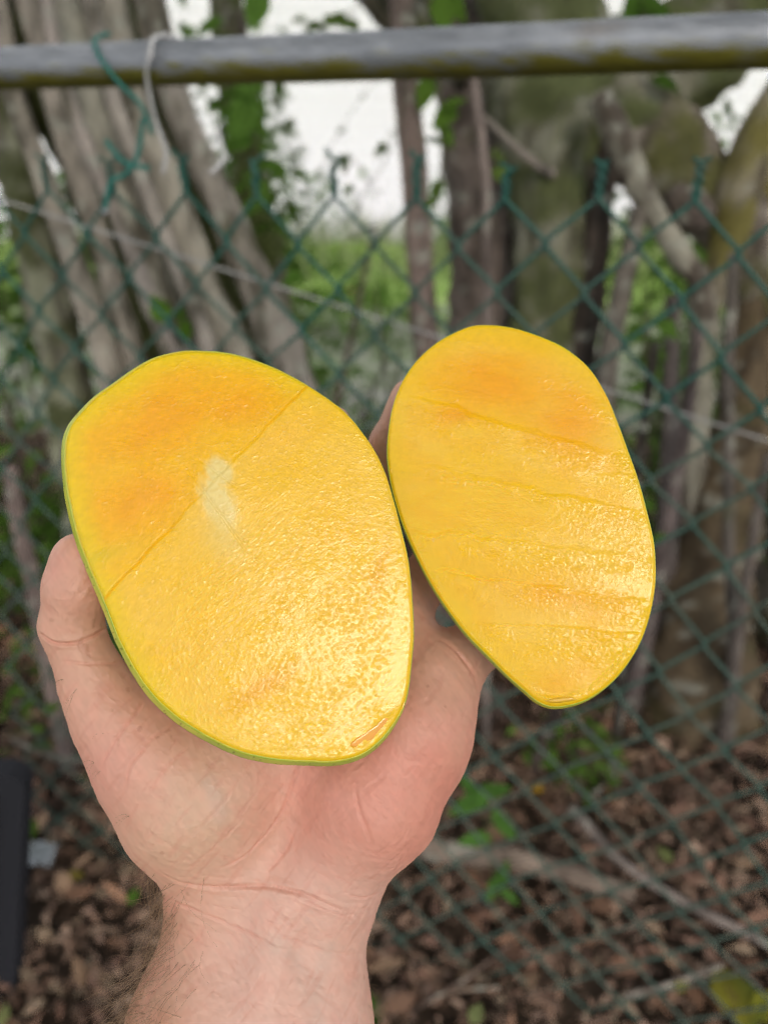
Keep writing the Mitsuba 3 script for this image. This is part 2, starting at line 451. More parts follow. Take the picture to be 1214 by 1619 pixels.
# the mossy forked tree in the middle and right
fork = thing('mossy_tree', 'thick grey green mossy tree with a forked crotch behind the right half of the fence', 'tree')
px_stem(fork, 'trunk', [(800, -200, 190), (840, -60, 200), (865, 120, 190), (862, 260, 130), (868, 420, 118), (862, 560, 124), (850, 800, 140)], [1.7, 1.7, 1.68, 1.66, 1.66, 1.66, 1.66], 301, mossy=.55, base=(.25, .245, .185), dark=(.10, .095, .065), moss=(.105, .12, .05), sides=36, bump=.2)
px_stem(fork, 'limb', [(870, 290, 120), (960, 175, 190), (1050, 110, 170), (1150, 30, 150), (1260, -90, 130)], [1.70, 1.72, 1.74, 1.78, 1.82], 302, ground=False, mossy=.55, base=(.25, .235, .18), dark=(.09, .08, .06), moss=(.10, .115, .045), sides=36, bump=.25)
px_stem(fork, 'limb', [(900, 150, 130), (1010, 215, 150), (1095, 290, 125), (1150, 350, 110), (1200, 430, 110), (1250, 600, 120)], [1.72, 1.70, 1.66, 1.64, 1.62, 1.62], 303, ground=True, mossy=.45, base=(.23, .20, .165), dark=(.08, .065, .05), moss=(.11, .11, .04), sides=32, bump=.25)
px_stem(fork, 'limb', [(945, 150, 40), (985, 235, 44), (1030, 330, 40), (1078, 410, 36), (1110, 470, 40), (1100, 640, 46)], 1.50, 304, ground=True, mossy=.2, base=(.28, .265, .21), moss=(.10, .105, .05))
px_stem(fork, 'limb', [(1260, 120, 60), (1190, 240, 70), (1160, 330, 66), (1140, 420, 50), (1115, 500, 40)], 1.58, 305, ground=False, mossy=.5, base=(.28, .25, .18), moss=(.18, .16, .05))
px_stem(fork, 'knot', [(1062, 300, 30), (1090, 330, 56), (1120, 345, 36)], 1.52, 306, ground=False, mossy=.1, base=(.15, .12, .105), bump=.5)
px_stem(fork, 'limb', [(1290, 130, 90), (1226, 250, 90), (1200, 330, 80)], 1.70, 307, ground=False, mossy=.6, base=(.22, .19, .13), moss=OLIVE, bump=.3)
crown(fork, 12000, (-0.3, 3.4, -1.1, 4.0, 2.9, 4.5), 202, CANOPY, clumps=150)

dark = thing('dark_trunk_tree', 'dark brown trunk just left of the mossy forked tree', 'tree')
px_stem(dark, 'trunk', [(730, -80, 120), (745, 100, 116), (757, 280, 112), (768, 500, 118), (775, 760, 130)], 1.78, 310, mossy=.15, base=(.19, .155, .135), dark=(.075, .06, .05))
px_stem(dark, 'limb', [(520, -110, 70), (600, -20, 74), (680, 40, 80), (750, 110, 90)], 1.74, 308, ground=False, mossy=.3, base=(.10, .09, .06), dark=(.03, .03, .02))
k = thing('ivy_trunk_tree', 'dark greenish trunk behind the hanging vine left of the white gap', 'tree')
px_stem(k, 'trunk', [(352, -60, 52), (366, 60, 54), (384, 200, 56), (404, 330, 58), (430, 480, 60)], 2.3, 309, mossy=.55, base=(.15, .135, .10), moss=(.08, .10, .03))
k = thing('slender_tree', 'slender straight reddish brown stem in front of the bright lawn', 'tree')
px_stem(k, 'trunk', [(630, -60, 38), (643, 120, 40), (655, 300, 42), (672, 530, 44), (690, 800, 48)], 1.55, 311, mossy=.05, base=(.19, .145, .125))
k = thing('gap_shade_stem', 'narrow blackish stem added to darken the gap right of the mossy trunk', 'tree')
px_stem(k, 'trunk', [(975, 150, 34), (955, 290, 40), (930, 440, 52), (915, 560, 56), (900, 760, 64)], 1.62, 312, mossy=.1, base=(.07, .055, .045), dark=(.03, .025, .02))  # added dark stem, its colour stands in for the shade of the gap
k = thing('violet_trunk_tree', 'violet brown trunk at the right edge of the view beside the moss patch', 'tree')
px_stem(k, 'trunk', [(1262, 200, 90), (1232, 380, 90), (1230, 520, 92), (1240, 680, 96), (1250, 1000, 104)], 1.85, 313, mossy=.05, base=(.27, .23, .215))
k = thing('broad_stump_tree', 'broad dark olive brown trunk low on the right, widening to its foot', 'tree')
px_stem(k, 'trunk', [(1200, 430, 50), (1180, 600, 70), (1160, 740, 90), (1126, 900, 124), (1104, 1040, 160), (1085, 1180, 190)], [1.60, 1.56, 1.50, 1.46, 1.42, 1.40], 314, mossy=.3, base=(.12, .09, .055), dark=(.055, .04, .025), moss=(.075, .065, .025), sides=28)

SAPS = [
    ('thin pale sapling in front of the sunlit yard right of the fruit', [(1064, 470, 24), (1060, 640, 26), (1056, 800, 34), (1050, 950, 32)], 1.45, (.20, .165, .15)),
    ('thin curved sapling leaning left beside the pale sapling', [(1105, 520, 16), (1086, 660, 18), (1062, 790, 22), (1040, 900, 24)], 1.40, (.20, .16, .15)),
    ('black crooked dead sapling close to the right mango half', [(1036, 540, 14), (1026, 610, 16), (1014, 700, 14), (1002, 800, 13), (998, 900, 13)], 1.15, (.05, .042, .035)),
    ('pale sapling against the foot of the broad stump', [(1160, 400, 18), (1152, 560, 18), (1152, 700, 17), (1152, 860, 18), (1160, 1040, 20)], 1.30, (.20, .175, .15)),
    ('sapling crossing the stump from right to left', [(1214, 720, 14), (1196, 820, 15), (1176, 940, 16), (1158, 1080, 17)], 1.26, (.19, .16, .14)),
    ('greyish sapling standing left of the dark gap', [(1010, 330, 26), (985, 450, 32), (962, 560, 34), (945, 700, 38)], 1.5, (.17, .15, .125)),
    ('straight brown sapling behind the seedling below the right mango half', [(905, 1000, 16), (880, 1120, 20), (850, 1200, 22), (835, 1290, 22)], 1.22, (.15, .11, .095)),
    ('pale rose dry sapling at the far left behind the thumb', [(14, 740, 22), (30, 830, 26), (52, 920, 28), (70, 1010, 28)], 1.22, (.30, .23, .205)),
    ('thin brown sapling below the hand right of the wrist', [(790, 1090, 26), (785, 1180, 30), (780, 1260, 30)], 1.38, (.13, .095, .08)),
    ('thin upright twig beside the dark trunk', [(748, 110, 14), (757, 180, 15), (764, 250, 14), (770, 420, 14)], 1.3, (.21, .17, .15)),
    ('short grey twig slanting down across the mossy trunk', [(766, 184, 9), (808, 226, 12), (852, 262, 15), (876, 276, 16)], 1.56, (.24, .21, .18)),
]
for i, (lab, pts, Y, col) in enumerate(SAPS):
    k = thing('sapling', lab, 'sapling', 'saplings and twigs behind the fence')
    px_stem(k, 'trunk', pts, Y, 330 + i, ground='slanting' not in lab, mossy=.12, base=tuple(np.array(col) * (.8 if pts[0][1] > 380 else 1.1)), dark=tuple(np.array(col) * .45), sides=10, ridges=.08, bump=.08)

# a thicket of thin stems low behind the fence
r = np.random.default_rng(77)
for i in range(34):
    x = r.uniform(-1.6, 1.9)
    y = r.uniform(1.25, 2.4) if abs(x) > .3 else r.uniform(1.7, 2.6)
    h = r.uniform(.5, 1.1)
    lean = r.normal(0, .16, 2)
    P = [np.array([x, y, -.03]), np.array([x + lean[0] * h * .5 + r.normal(0, .02), y + lean[1] * h * .5, h * .5]), np.array([x + lean[0] * h, y + lean[1] * h, h])]
    rr = r.uniform(.004, .011)
    px_ = P[1]
    k = thing('thicket_stem', 'bare thin brown stem rising in the shady thicket behind the fence', 'stem', 'thin stems in the thicket')
    cc = np.array([.16, .12, .10]) * r.uniform(.6, 1.3)
    stem(k, None, P, [rr * 1.3, rr, rr * .6], 400 + i, base=tuple(cc), dark=tuple(cc * .5), mossy=.1, sides=7, n=14)


# ------------------------------------------------------------------ plants with leaves
def sprig(name, label, category, spine_px, Y, leaves, L, W, col, seed, stem_w=.003, group=None, stem_col=(.10, .11, .05), down=.35):
    """A leafy shoot: a thin stem through pixels at depth Y and leaves (px, py, direction in degrees, scale), each its own part."""
    k = thing(name, label, category, group)
    P = [atY(x, y, Y) for x, y in spine_px]
    s = spline(P, 24)
    v, f = tube(s, np.linspace(stem_w, stem_w * .6, 24), 6)
    put(k, 'stem', (v, f), 'bark', color=np.tile([stem_col], (len(v), 1)))
    r = np.random.default_rng(seed)
    for i, (x, y, a, sc) in enumerate(leaves):
        c = atY(x, y, Y + r.uniform(-.05, .05))
        a = math.radians(a)
        d = RIGHT * math.cos(a) + UP * math.sin(a) + FWD * r.uniform(-.4, .3)
        n = unit(np.array([r.normal(0, .35), -.55 + r.normal(0, .3), .8]))
        ln = L * sc
        j = np.argmin(np.linalg.norm(s - c, axis=1))
        base = c - unit(d) * ln * .5
        m = leaf_mesh(base, d, n, ln, W * sc, .2, .25, seed * 50 + i)
        put(k, 'leaf', m, 'leaf', color=leaf_color(col, len(m[0]), seed * 50 + i))
        v2, f2 = tube(spline([s[j], (s[j] + base) / 2 + [0, 0, .004], base], 6), .0012, 4)
        put(k, 'leaf_stalk', (v2, f2), 'bark', color=np.tile([stem_col], (len(v2), 1)))
    return k


GREEN = (.13, .25, .045)
sprig('vine', 'green leafy vine hanging left of the white house gap, its leaves broad', 'vine', [(360, -60), (380, 120), (392, 260), (400, 340)], 1.75,
      [(330, 40, 200, 1.0), (405, 12, 250, 1.2), (380, 190, 240, 1.5), (372, 225, 200, 1.2), (395, 165, 300, 1.2), (432, 262, -5, 1.1), (410, 205, 330, .9), (360, 150, 180, .8), (412, 305, 250, 1.0), (392, 330, 220, .8), (345, 120, 150, .7), (420, 90, 300, .8), (352, 180, 210, .7), (388, 140, 320, .8), (364, 262, 230, .8), (425, 232, 10, .7), (440, 275, 330, .7), (398, 285, 280, .8), (376, 300, 200, .7), (335, 160, 170, .6), (410, 128, 60, .6)],
      .068, .044, (.13, .25, .045), 501)
sprig('vine', 'vine with small light green leaves climbing between the slender stem and the dark trunk', 'vine', [(672, -40), (686, 100), (700, 220), (690, 330)], 1.5,
      [(700, 20, 280, 1.1), (718, 8, 300, 1.0), (672, 145, 250, 1.0), (703, 182, 230, 1.0), (690, 222, 160, .8), (706, 212, 300, .8), (690, 300, 250, .9), (680, 320, 230, .7), (720, 160, 20, .6), (668, 60, 210, .8)],
      .062, .036, (.14, .26, .04), 502)
sprig('vine', 'few leaves dangling in front of the white gap at top right', 'vine', [(1020, 110), (1040, 128), (1062, 140)], 1.6,
      [(1052, 130, 340, 1.0), (1018, 124, 200, .7), (1000, 14, 250, 1.3), (1030, 10, 300, 1.2), (1048, 28, 290, .9)], .06, .035, (.09, .18, .03), 503)
sprig('vine', 'single shoot with two bright leaves in front of the left stems', 'vine', [(262, 470), (276, 500), (284, 530)], 1.3,
      [(252, 488, 110, 1.0), (290, 492, 60, .9), (292, 520, 280, .8), (256, 520, 200, .6)], .05, .036, (.11, .23, .03), 504)
sprig('vine', 'short shoot with pale leaves in front of the dark trunk near the knuckled wire', 'vine', [(786, 230), (790, 262), (795, 290)], 1.35,
      [(792, 270, 70, .8), (786, 245, 110, .6)], .05, .032, (.17, .29, .04), 505)
sprig('seedling', 'young seedling with narrow green leaves standing just behind the fence right of the wrist', 'seedling', [(792, 1505), (782, 1420), (772, 1330), (756, 1245)], .86,
      [(742, 1272, 205, 1.15), (778, 1252, 12, 1.0), (742, 1245, 130, .7), (798, 1306, -52, 1.1), (750, 1328, 190, .9), (794, 1386, 70, .8), (778, 1408, 250, .7), (806, 1418, 330, .6), (772, 1446, 190, .7), (793, 1486, 285, .7)],
      .062, .026, (.11, .25, .05), 506, .0016)
sprig('seedling', 'spindly leafy seedling in front of the bright yard to the right', 'seedling', [(1010, 830), (1018, 700), (1024, 560), (1026, 440)], 1.35,
      [(1040, 505, 150, .9), (1058, 520, -50, .9), (1030, 470, 200, .8), (1008, 490, 190, .7), (1000, 520, 210, .7), (1046, 560, 330, .7), (1006, 612, 170, .7), (1034, 705, 300, .8), (1026, 800, 330, .8), (1044, 850, 20, .8), (1010, 880, 200, .8), (1020, 910, 330, .8)],
      .05, .03, (.10, .19, .035), 507, .002)
sprig('shoot', 'thin dry shoot with tiny leaves crossing the white gap', 'shoot', [(560, 330), (610, 250), (640, 160), (645, 110)], 1.5,
      [(602, 235, 230, .8), (545, 258, 260, .8), (550, 300, 230, .6), (620, 210, 30, .4)], .045, .024, (.07, .13, .03), 508, .0012)
sprig('shoot', 'bushy twig with hanging leaves over the upper left of the white gap', 'shoot', [(400, 90), (440, 180), (470, 260), (440, 340), (420, 380)], 1.9,
      [(440, 140, 250, .8), (455, 200, 240, .8), (470, 240, 200, .6), (425, 320, 230, .9), (440, 350, 250, .9), (460, 330, 300, .8), (415, 360, 200, .8), (520, 60, 20, .8), (500, 38, 160, .7)],
      .07, .035, (.09, .16, .03), 509, .0015)
sprig('shoot', 'low leafy shoot above the left mango half in front of the yard', 'shoot', [(500, 640), (490, 600), (470, 450)], 1.5,
      [(488, 592, 170, 1.0), (505, 610, 20, .8), (462, 440, 200, .8), (478, 598, 240, .8), (495, 470, 230, .6)], .06, .04, (.085, .18, .03), 510, .002)

sprig('shoot', 'fine bare twig arching through the white gap with a few tiny leaves', 'shoot', [(470, 380), (500, 290), (540, 200), (600, 120), (640, 90)], 2.4,
      [(505, 270, 60, .6), (540, 205, 30, .6), (470, 330, 130, .7), (520, 250, 170, .5), (575, 150, 60, .5), (486, 300, 10, .6)], .05, .024, (.09, .16, .03), 511, .0013)
sprig('shoot', 'thin weedy shoot standing in the lower part of the white gap', 'shoot', [(560, 470), (572, 400), (566, 330), (590, 270)], 2.6,
      [(566, 330, 80, .9), (580, 360, 20, .9), (556, 372, 160, .8), (575, 410, 340, .8), (545, 345, 120, .7), (600, 300, 40, .7)], .06, .022, (.12, .19, .05), 512, .0013)
sprig('shoot', 'leafy twig reaching over the rail at the top of the white gap', 'shoot', [(600, -40), (560, 10), (510, 40), (470, 60)], 1.8,
      [(498, 42, 200, .9), (520, 30, 120, .7), (540, 32, 330, .9), (512, 62, 250, .6), (560, 40, 300, .6), (470, 30, 160, .7)], .055, .035, (.14, .22, .05), 513, .0013)
k = thing('orchid_flower', 'pale peach fallen blossom lying on the lawn in the middle gap', 'flower')
c0 = ground_at(551, 470) + np.array([0, 0, .05])
ms = [leaf_mesh(c0, [math.cos(a), math.sin(a), .5], [-math.cos(a), -math.sin(a), 1], .12, .1, .2, .2, 9 + i) for i, a in enumerate(np.linspace(0, 5.03, 5))]
put(k, None, join(ms), 'leaf', color=np.tile([[.75, .48, .30]], (sum(len(x[0]) for x in ms), 1)))


def shrub(label, box, n, L, cols, seed, category='shrub', group=None):
    """A leafy shrub: stems and one crown of many leaves."""
    k = thing('shrub', label, category, group)
    x0, x1, y0, y1, z0, z1 = box
    r = np.random.default_rng(seed)
    cen = np.array([(x0 + x1) / 2, (y0 + y1) / 2, (z0 + z1) / 2]); half = np.array([x1 - x0, y1 - y0, z1 - z0]) / 2
    for i in range(4):
        e = cen + half * r.uniform(-.7, .7, 3)
        b = np.array([cen[0] + r.normal(0, .05), cen[1] + r.normal(0, .05), -.03])
        stem(k, 'stem', [b, (b + e) / 2 + r.normal(0, .03, 3), e], [.008, .006, .003], seed + i, base=(.14, .11, .09), dark=(.06, .05, .04), mossy=.1, sides=6, n=10)
    nc = 14
    cc = cen + half * np.clip(r.normal(0, .5, (nc, 3)), -1, 1)
    pts = cc[r.integers(nc, size=n)] + r.normal(size=(n, 3)) * half * .25
    pts[:, 2] = np.maximum(pts[:, 2], .02)
    m, c = fast_leaves(pts, L, cols, seed, down=.2)
    put(k, 'foliage', m, 'leaf', color=c, smooth=False, kind='stuff')


LEAFY = [(.10, .19, .032), (.15, .26, .05), (.075, .145, .025)]
shrub('sunny light green shrub at the left edge behind the mossy stem', (-2.15, -1.25, 3.0, 3.9, .1, 1.1), 900, .09, LEAFY, 601)
shrub('leafy undergrowth shrub low at the left behind the thumb', (-1.35, -.55, 1.5, 2.1, .02, .5), 700, .06, LEAFY, 602)
shrub('tall bright weed clump in front of the lawn in the middle gap', (-1.2, .2, 5.0, 6.0, .02, .45), 500, .10, LEAFY, 603)
shrub('light green bush in the right gap behind the forked tree', (1.0, 2.1, 3.0, 3.8, .1, .95), 420, .08, LEAFY, 604)
shrub('small green bush beside the foot of the broad stump', (.48, .80, 1.45, 1.85, .05, .40), 260, .05, LEAFY, 605)
shrub('low pale green weed behind the fence under the right mango half', (.30, .47, 1.05, 1.2, .03, .22), 90, .035, LEAFY, 606)
shrub('small leaved bush left of the white gap, sky showing between its leaves', (-.68, -.26, 2.3, 3.0, .35, 1.75), 1000, .058, LEAFY, 611)
shrub('loose bush with round leaves behind the dark gap on the right', (.68, 1.25, 2.3, 3.0, .1, 1.25), 800, .065, LEAFY, 612)
shrub('low straggly weed bush between the slender stem and the left mango half', (-.35, .12, 2.6, 3.4, .02, .55), 260, .06, LEAFY, 613)
shrub('tall bush against the far driveway in the white gap', (-2.4, -.6, 9.0, 10.5, .05, 1.2), 420, .14, LEAFY, 614)
shrub('low bush before the house wall to the right of the slender stem', (.3, 2.2, 9.0, 10.8, .05, .8), 420, .14, LEAFY, 615)
shrub('olive shrub filling the far right edge behind the sapling', (.95, 1.5, 1.7, 2.4, .05, .75), 420, .06, LEAFY, 607)
shrub('low leafy undergrowth just behind the fence left of the thumb', (-.80, -.34, 1.08, 1.55, .02, .30), 520, .042, LEAFY, 616)
shrub('green bush in the yard right of the smaller mango half', (.50, .95, 1.95, 2.5, .05, .62), 520, .055, LEAFY, 617)
shrub('undergrowth shrub standing far left behind the clump of stems', (-2.2, -1.2, 1.9, 2.7, .05, .6), 500, .07, LEAFY, 608)

# ------------------------------------------------------------------ leaf litter, sticks, single leaves
def litter(n, region, seed, L, cols, z0=.0, zr=.03):
    r = np.random.default_rng(seed)
    x = r.uniform(region[0], region[1], n); y = r.uniform(region[2], region[3], n)
    z = z0 + r.uniform(0, zr, n)
    th = r.uniform(0, 2 * np.pi, n)
    nn = np.stack([r.normal(0, .45, n), r.normal(0, .45, n), np.ones(n)], -1)
    nn /= np.linalg.norm(nn, axis=1, keepdims=True)
    d = np.stack([np.cos(th), np.sin(th), 0 * th], -1)
    d -= nn * (d * nn).sum(1, keepdims=True); d /= np.linalg.norm(d, axis=1, keepdims=True)
    s = np.cross(nn, d)
    ln = L * r.uniform(.5, 1.25, n); w = ln * r.uniform(.28, .6, n) * .5
    curl = r.uniform(-.35, .5, n); cup = r.uniform(-.3, .9, n)
    t = np.array([0, .3, .65, 1.0]); prof = np.array([.12, .95, .85, .03])
    b = np.stack([x, y, z], -1) - d * ln[:, None] * .5
    mid = b[:, None] + d[:, None] * (t[None] * ln[:, None])[..., None] + nn[:, None] * (curl[:, None] * ln[:, None] * (t - .5) ** 2 * 1.6)[..., None]
    side = s[:, None] * (prof[None] * w[:, None])[..., None]
    lift = nn[:, None] * (prof[None] * w[:, None] * cup[:, None])[..., None]
    v = np.stack([mid + side + lift, mid, mid - side + lift], 2).reshape(n, 12, 3)
    f = []
    for i in range(3):
        for j in range(2):
            a = i * 3 + j
            f += [[a, a + 3, a + 4], [a, a + 4, a + 1]]
    f = (np.arange(n)[:, None, None] * 12 + np.array(f)[None]).reshape(-1, 3)
    c = np.asarray(cols)[r.integers(len(cols), size=n)] * r.uniform(.62, 1.32, (n, 1))
    return (v.reshape(-1, 3), f), np.repeat(c, 12, 0)


BROWNS = [(.21, .13, .09), (.27, .17, .12), (.15, .09, .06), (.34, .23, .165), (.12, .075, .05), (.24, .155, .115), (.19, .11, .08), (.30, .22, .15)]
k = thing('leaf_litter', 'carpet of brown dead leaves covering the ground on both sides of the fence', 'dead leaves', kind='stuff')
m1, c1 = litter(11000, (-1.5, 1.7, .35, 1.7), 701, .033, BROWNS, -.008, .028)
m3, c3 = litter(900, (-1.5, 1.7, .35, 1.8), 703, .062, [(.26, .145, .09), (.20, .11, .07), (.33, .21, .13), (.28, .16, .11)], .002, .03)
m4, c4 = litter(9000, (-1.4, 1.6, .35, 1.6), 704, .016, BROWNS, -.006, .03)
m2, c2 = litter(5000, (-2.8, 3.0, 1.7, 3.4), 702, .055, BROWNS, -.008, .03)
put(k, None, join([m1, m2, m3, m4]), 'dead_leaf', color=np.vstack([c1, c2, c3, c4]))


def ground_leaf(label, px, py, L, W, col, ang, seed, category='fallen leaf', z=.03, spot=None):
    k = thing('fallen_leaf', label, category)
    p = ground_at(px, py, z)
    d = np.array([math.cos(math.radians(ang)), math.sin(math.radians(ang)), .05])
    m = leaf_mesh(p - d * L / 2, d, [.1, -.35, 1], L, W, .1, .2, seed)
    c = leaf_color(col, len(m[0]), seed, .1)
    if spot is not None:
        c[::3] = spot
    put(k, None, m, 'leaf', color=c)


ground_leaf('big yellow green leaf lying at the bottom right corner', 1160, 1572, .105, .075, (.34, .32, .05), 95, 801, spot=(.20, .24, .05))
ground_leaf('second yellow leaf cut by the right edge beside the big one', 1212, 1590, .06, .04, (.36, .36, .05), 40, 802)
ground_leaf('fresh green leaf on the litter left of the wrist', 211, 1416, .035, .018, (.16, .32, .05), 80, 803)
ground_leaf('pale green leaf on the litter at the right behind the mesh', 1050, 1350, .038, .022, (.30, .36, .13), 110, 804)
ground_leaf('small orange yellow leaf low behind the mesh right of the hand', 851, 1247, .025, .018, (.50, .30, .03), 20, 805, z=.12)
ground_leaf('pale green leaf lying near the bottom right of the wrist', 753, 1604, .034, .022, (.30, .35, .14), 60, 806)
ground_leaf('small yellow leaf by the short stick', 1078, 1560, .028, .014, (.40, .38, .10), 20, 807)
ground_leaf('pale leaf at the bottom left corner', 4, 1606, .035, .02, (.40, .45, .18), 100, 808)
ground_leaf('green leaf standing beside the dark panel', 47, 1312, .06, .03, (.12, .22, .03), 100, 809, z=.06)
ground_leaf('small yellow leaf on the litter left of the wrist', 118, 1385, .03, .018, (.30, .25, .05), 10, 810)


def ground_stick(label, pts, r0, seed, col, z=.02):
    k = thing('stick', label, 'stick')
    P = [ground_at(x, y, z + dz) for x, y, dz in pts]
    rr = np.linspace(r0, r0 * .75, len(P))
    m, c = stem_mesh(P, rr, seed, base=col, dark=tuple(np.array(col) * .5), mossy=.05, sides=9, n=30, bump=.15)
    put(k, None, m, 'bark', color=c)


ground_stick('thick pale fallen branch lying behind the fence right of the hand', [(600, 1322, .02), (700, 1345, .03), (830, 1362, .03), (1000, 1415, .01)], .021, 821, (.24, .185, .145))
ground_stick('long grey stick slanting down to the right edge behind the mesh', [(905, 1280, .05), (985, 1365, .05), (1090, 1432, .03), (1240, 1505, .02)], .0085, 822, (.24, .20, .175))
ground_stick('short pale stick at the bottom right in front of the mesh', [(985, 1578, 0.0), (1060, 1558, .005), (1140, 1528, .01)], .0055, 823, (.33, .28, .235))
ground_stick('thin brown twig on the litter at the bottom centre', [(690, 1572, 0), (740, 1565, .005), (790, 1562, 0)], .003, 824, (.26, .19, .14))
ground_stick('dark curved twig in the shade right of the wrist', [(650, 1600, 0), (740, 1545, .01), (810, 1490, .01)], .0035, 825, (.13, .09, .07))
ground_stick('grey twig lying at the far left behind the mesh', [(20, 1170, .08), (80, 1195, .08), (150, 1205, .06)], .006, 826, (.22, .19, .15))

k = thing('grass_tuft', 'small green grass tuft right of the wrist at the bottom edge', 'grass')
tp = ground_at(590, 1612)
ms = []
for i in range(26):
    a = RND.uniform(0, 6.28); h = RND.uniform(.03, .06)
    b = tp + np.array([RND.gauss(0, .008), RND.gauss(0, .008), -.01])
    ms.append(leaf_mesh(b, [math.cos(a) * .5, math.sin(a) * .5, 1], [math.cos(a), math.sin(a), .2], h, .004, .2, .2, i))
put(k, None, join(ms), 'leaf', color=np.tile([[.12, .24, .04]], (sum(len(x[0]) for x in ms), 1)))

# dark upright panel at the left edge and a pale scrap beside it
k = thing('panel', 'dark charcoal plastic panel standing upright at the left edge of the view', 'panel')
b0 = ground_at(19, 1566); t0 = atY(40, 1226, b0[1]); t1 = atY(-200, 1218, b0[1]); b1 = ground_at(-190, 1566)
sh = Polygon([(b0[0], -.02), (t0[0], t0[2]), (t0[0] - .30, t0[2] + .004), (t0[0] - .28, -.02)]).buffer(-.022).buffer(.022, quad_segs=8)
for nm, dy, d, th in (('board', 0, 0, .030), ('rib', -.006, -.035, .008)):
    m = trimesh.creation.extrude_polygon(sh.buffer(d) if d else sh, th, engine='earcut')
    v = np.array(m.vertices); v = np.stack([v[:, 0], b0[1] + dy + v[:, 2], v[:, 1]], -1)
    put(k, nm, (v, np.array(m.faces)), 'matte', smooth=30 if False else False, color=np.tile([[.020, .021, .026]], (len(v), 1)))
k = thing('paper_scrap', 'crumpled pale grey scrap lying beside the dark panel', 'litter')
pp = ground_at(58, 1352, .025)
gx, gy = np.meshgrid(np.linspace(-1, 1, 12), np.linspace(-1, 1, 12), indexing='ij')
v = np.stack([gx * .03, gy * .025, .03 * (meshkit.fbm(np.stack([gx * 1.7, gy * 1.7, 0 * gx], -1), 3, 5) - .4)], -1).reshape(-1, 3) + pp
i, j = np.meshgrid(np.arange(11), np.arange(11), indexing='ij')
put(k, None, (v, np.stack([i * 12 + j, (i + 1) * 12 + j, (i + 1) * 12 + j + 1, i * 12 + j + 1], -1).reshape(-1, 4)), 'matte', color=np.tile([[.42, .45, .47]], (144, 1)))

# ------------------------------------------------------------------ chain link fence
fence = thing('chain_link_fence', 'green coated chain link fence with a mossy grey steel top rail', 'fence')
A, B = at(0, 103, .81), at(1214, 67, .60)
zr = (A[2] + B[2]) / 2
FD = unit((B - A) * [1, 1, 0]); FN = np.cross(FD, [0, 0, 1.0])      # along the rail; towards the camera side
O = np.array([A[0], A[1], zr])
if FN[1] > 0: FN = -FN
p0, p1 = O - FD * 1.1, O + FD * 2.1
n = 260
pts = p0 + (p1 - p0) * np.linspace(0, 1, n)[:, None]
pts[:, 2] += .0015 * np.sin(np.linspace(0, 9, n))
v, f = tube(pts, .0198, 48)
ang = np.arctan2((v - p0) @ FN, v[:, 2] - zr)
e = meshkit.fbm(v * 60, 3, 3); e2 = meshkit.fbm(v * 220, 2, 5); e3 = meshkit.fbm(v * 18, 3, 8)
c = lerpc((.18, .195, .215), (.36, .38, .41), sstep(.3, .7, .45 * e3 + .3 * e + .25 * e2)) * (.85 + .3 * e2)[:, None]
rust = sstep(.62, .72, e3 + .1 * (e2 - .5)); c = c * (1 - .5 * rust[:, None]) + np.array([.17, .13, .09]) * .5 * rust[:, None]
# olive algae crusted along the lower half of the pipe, as in the photograph: patchy, with its own ragged outline
lowz = (zr - v[:, 2]) / .0208
al = sstep(-.06, .16, (lowz - .28) * .5 + (e - .5) * .6 + (e2 - .5) * .6 + (e3 - .5) * .15)
c = c * (1 - al[:, None]) + np.array([.15, .14, .02]) * al[:, None] * (.6 + .8 * e2[:, None])
put(fence, 'top_rail', (v, f), 'galvanised', color=c)

W, H, TOP = .0845, .090, .112                               # mesh: diamond width and height, first nodes below the rail
WR = .0021
d = ray(1105, 298)                                          # a top node of the mesh in the photograph
tt = np.dot(O - EYE, FN) / np.dot(d, FN)
U0 = np.dot(EYE + d * tt - O, FD)
ROWS = 25


def mesh_point(u, s, off):
    """u along the rail, s down from the rail, off towards the camera; the mesh is a little slack and uneven."""
    du = .016 * (meshkit.fbm(np.stack([u * 5, s * 5, 0 * u], -1), 2, 41) - .5) * 2 * np.clip(s / .2, .3, 1)
    dn = .030 * (meshkit.fbm(np.stack([u * 2.2, s * 2.2, 0 * u + 7], -1), 2, 43) - .5) * 2
    ds = .015 * (meshkit.fbm(np.stack([u * 5, s * 5, 0 * u + 3], -1), 2, 47) - .5) * 2
    p = O + (u + du)[..., None] * FD + (off + dn - .012)[..., None] * FN
    p[..., 2] = zr - s - ds
    return p


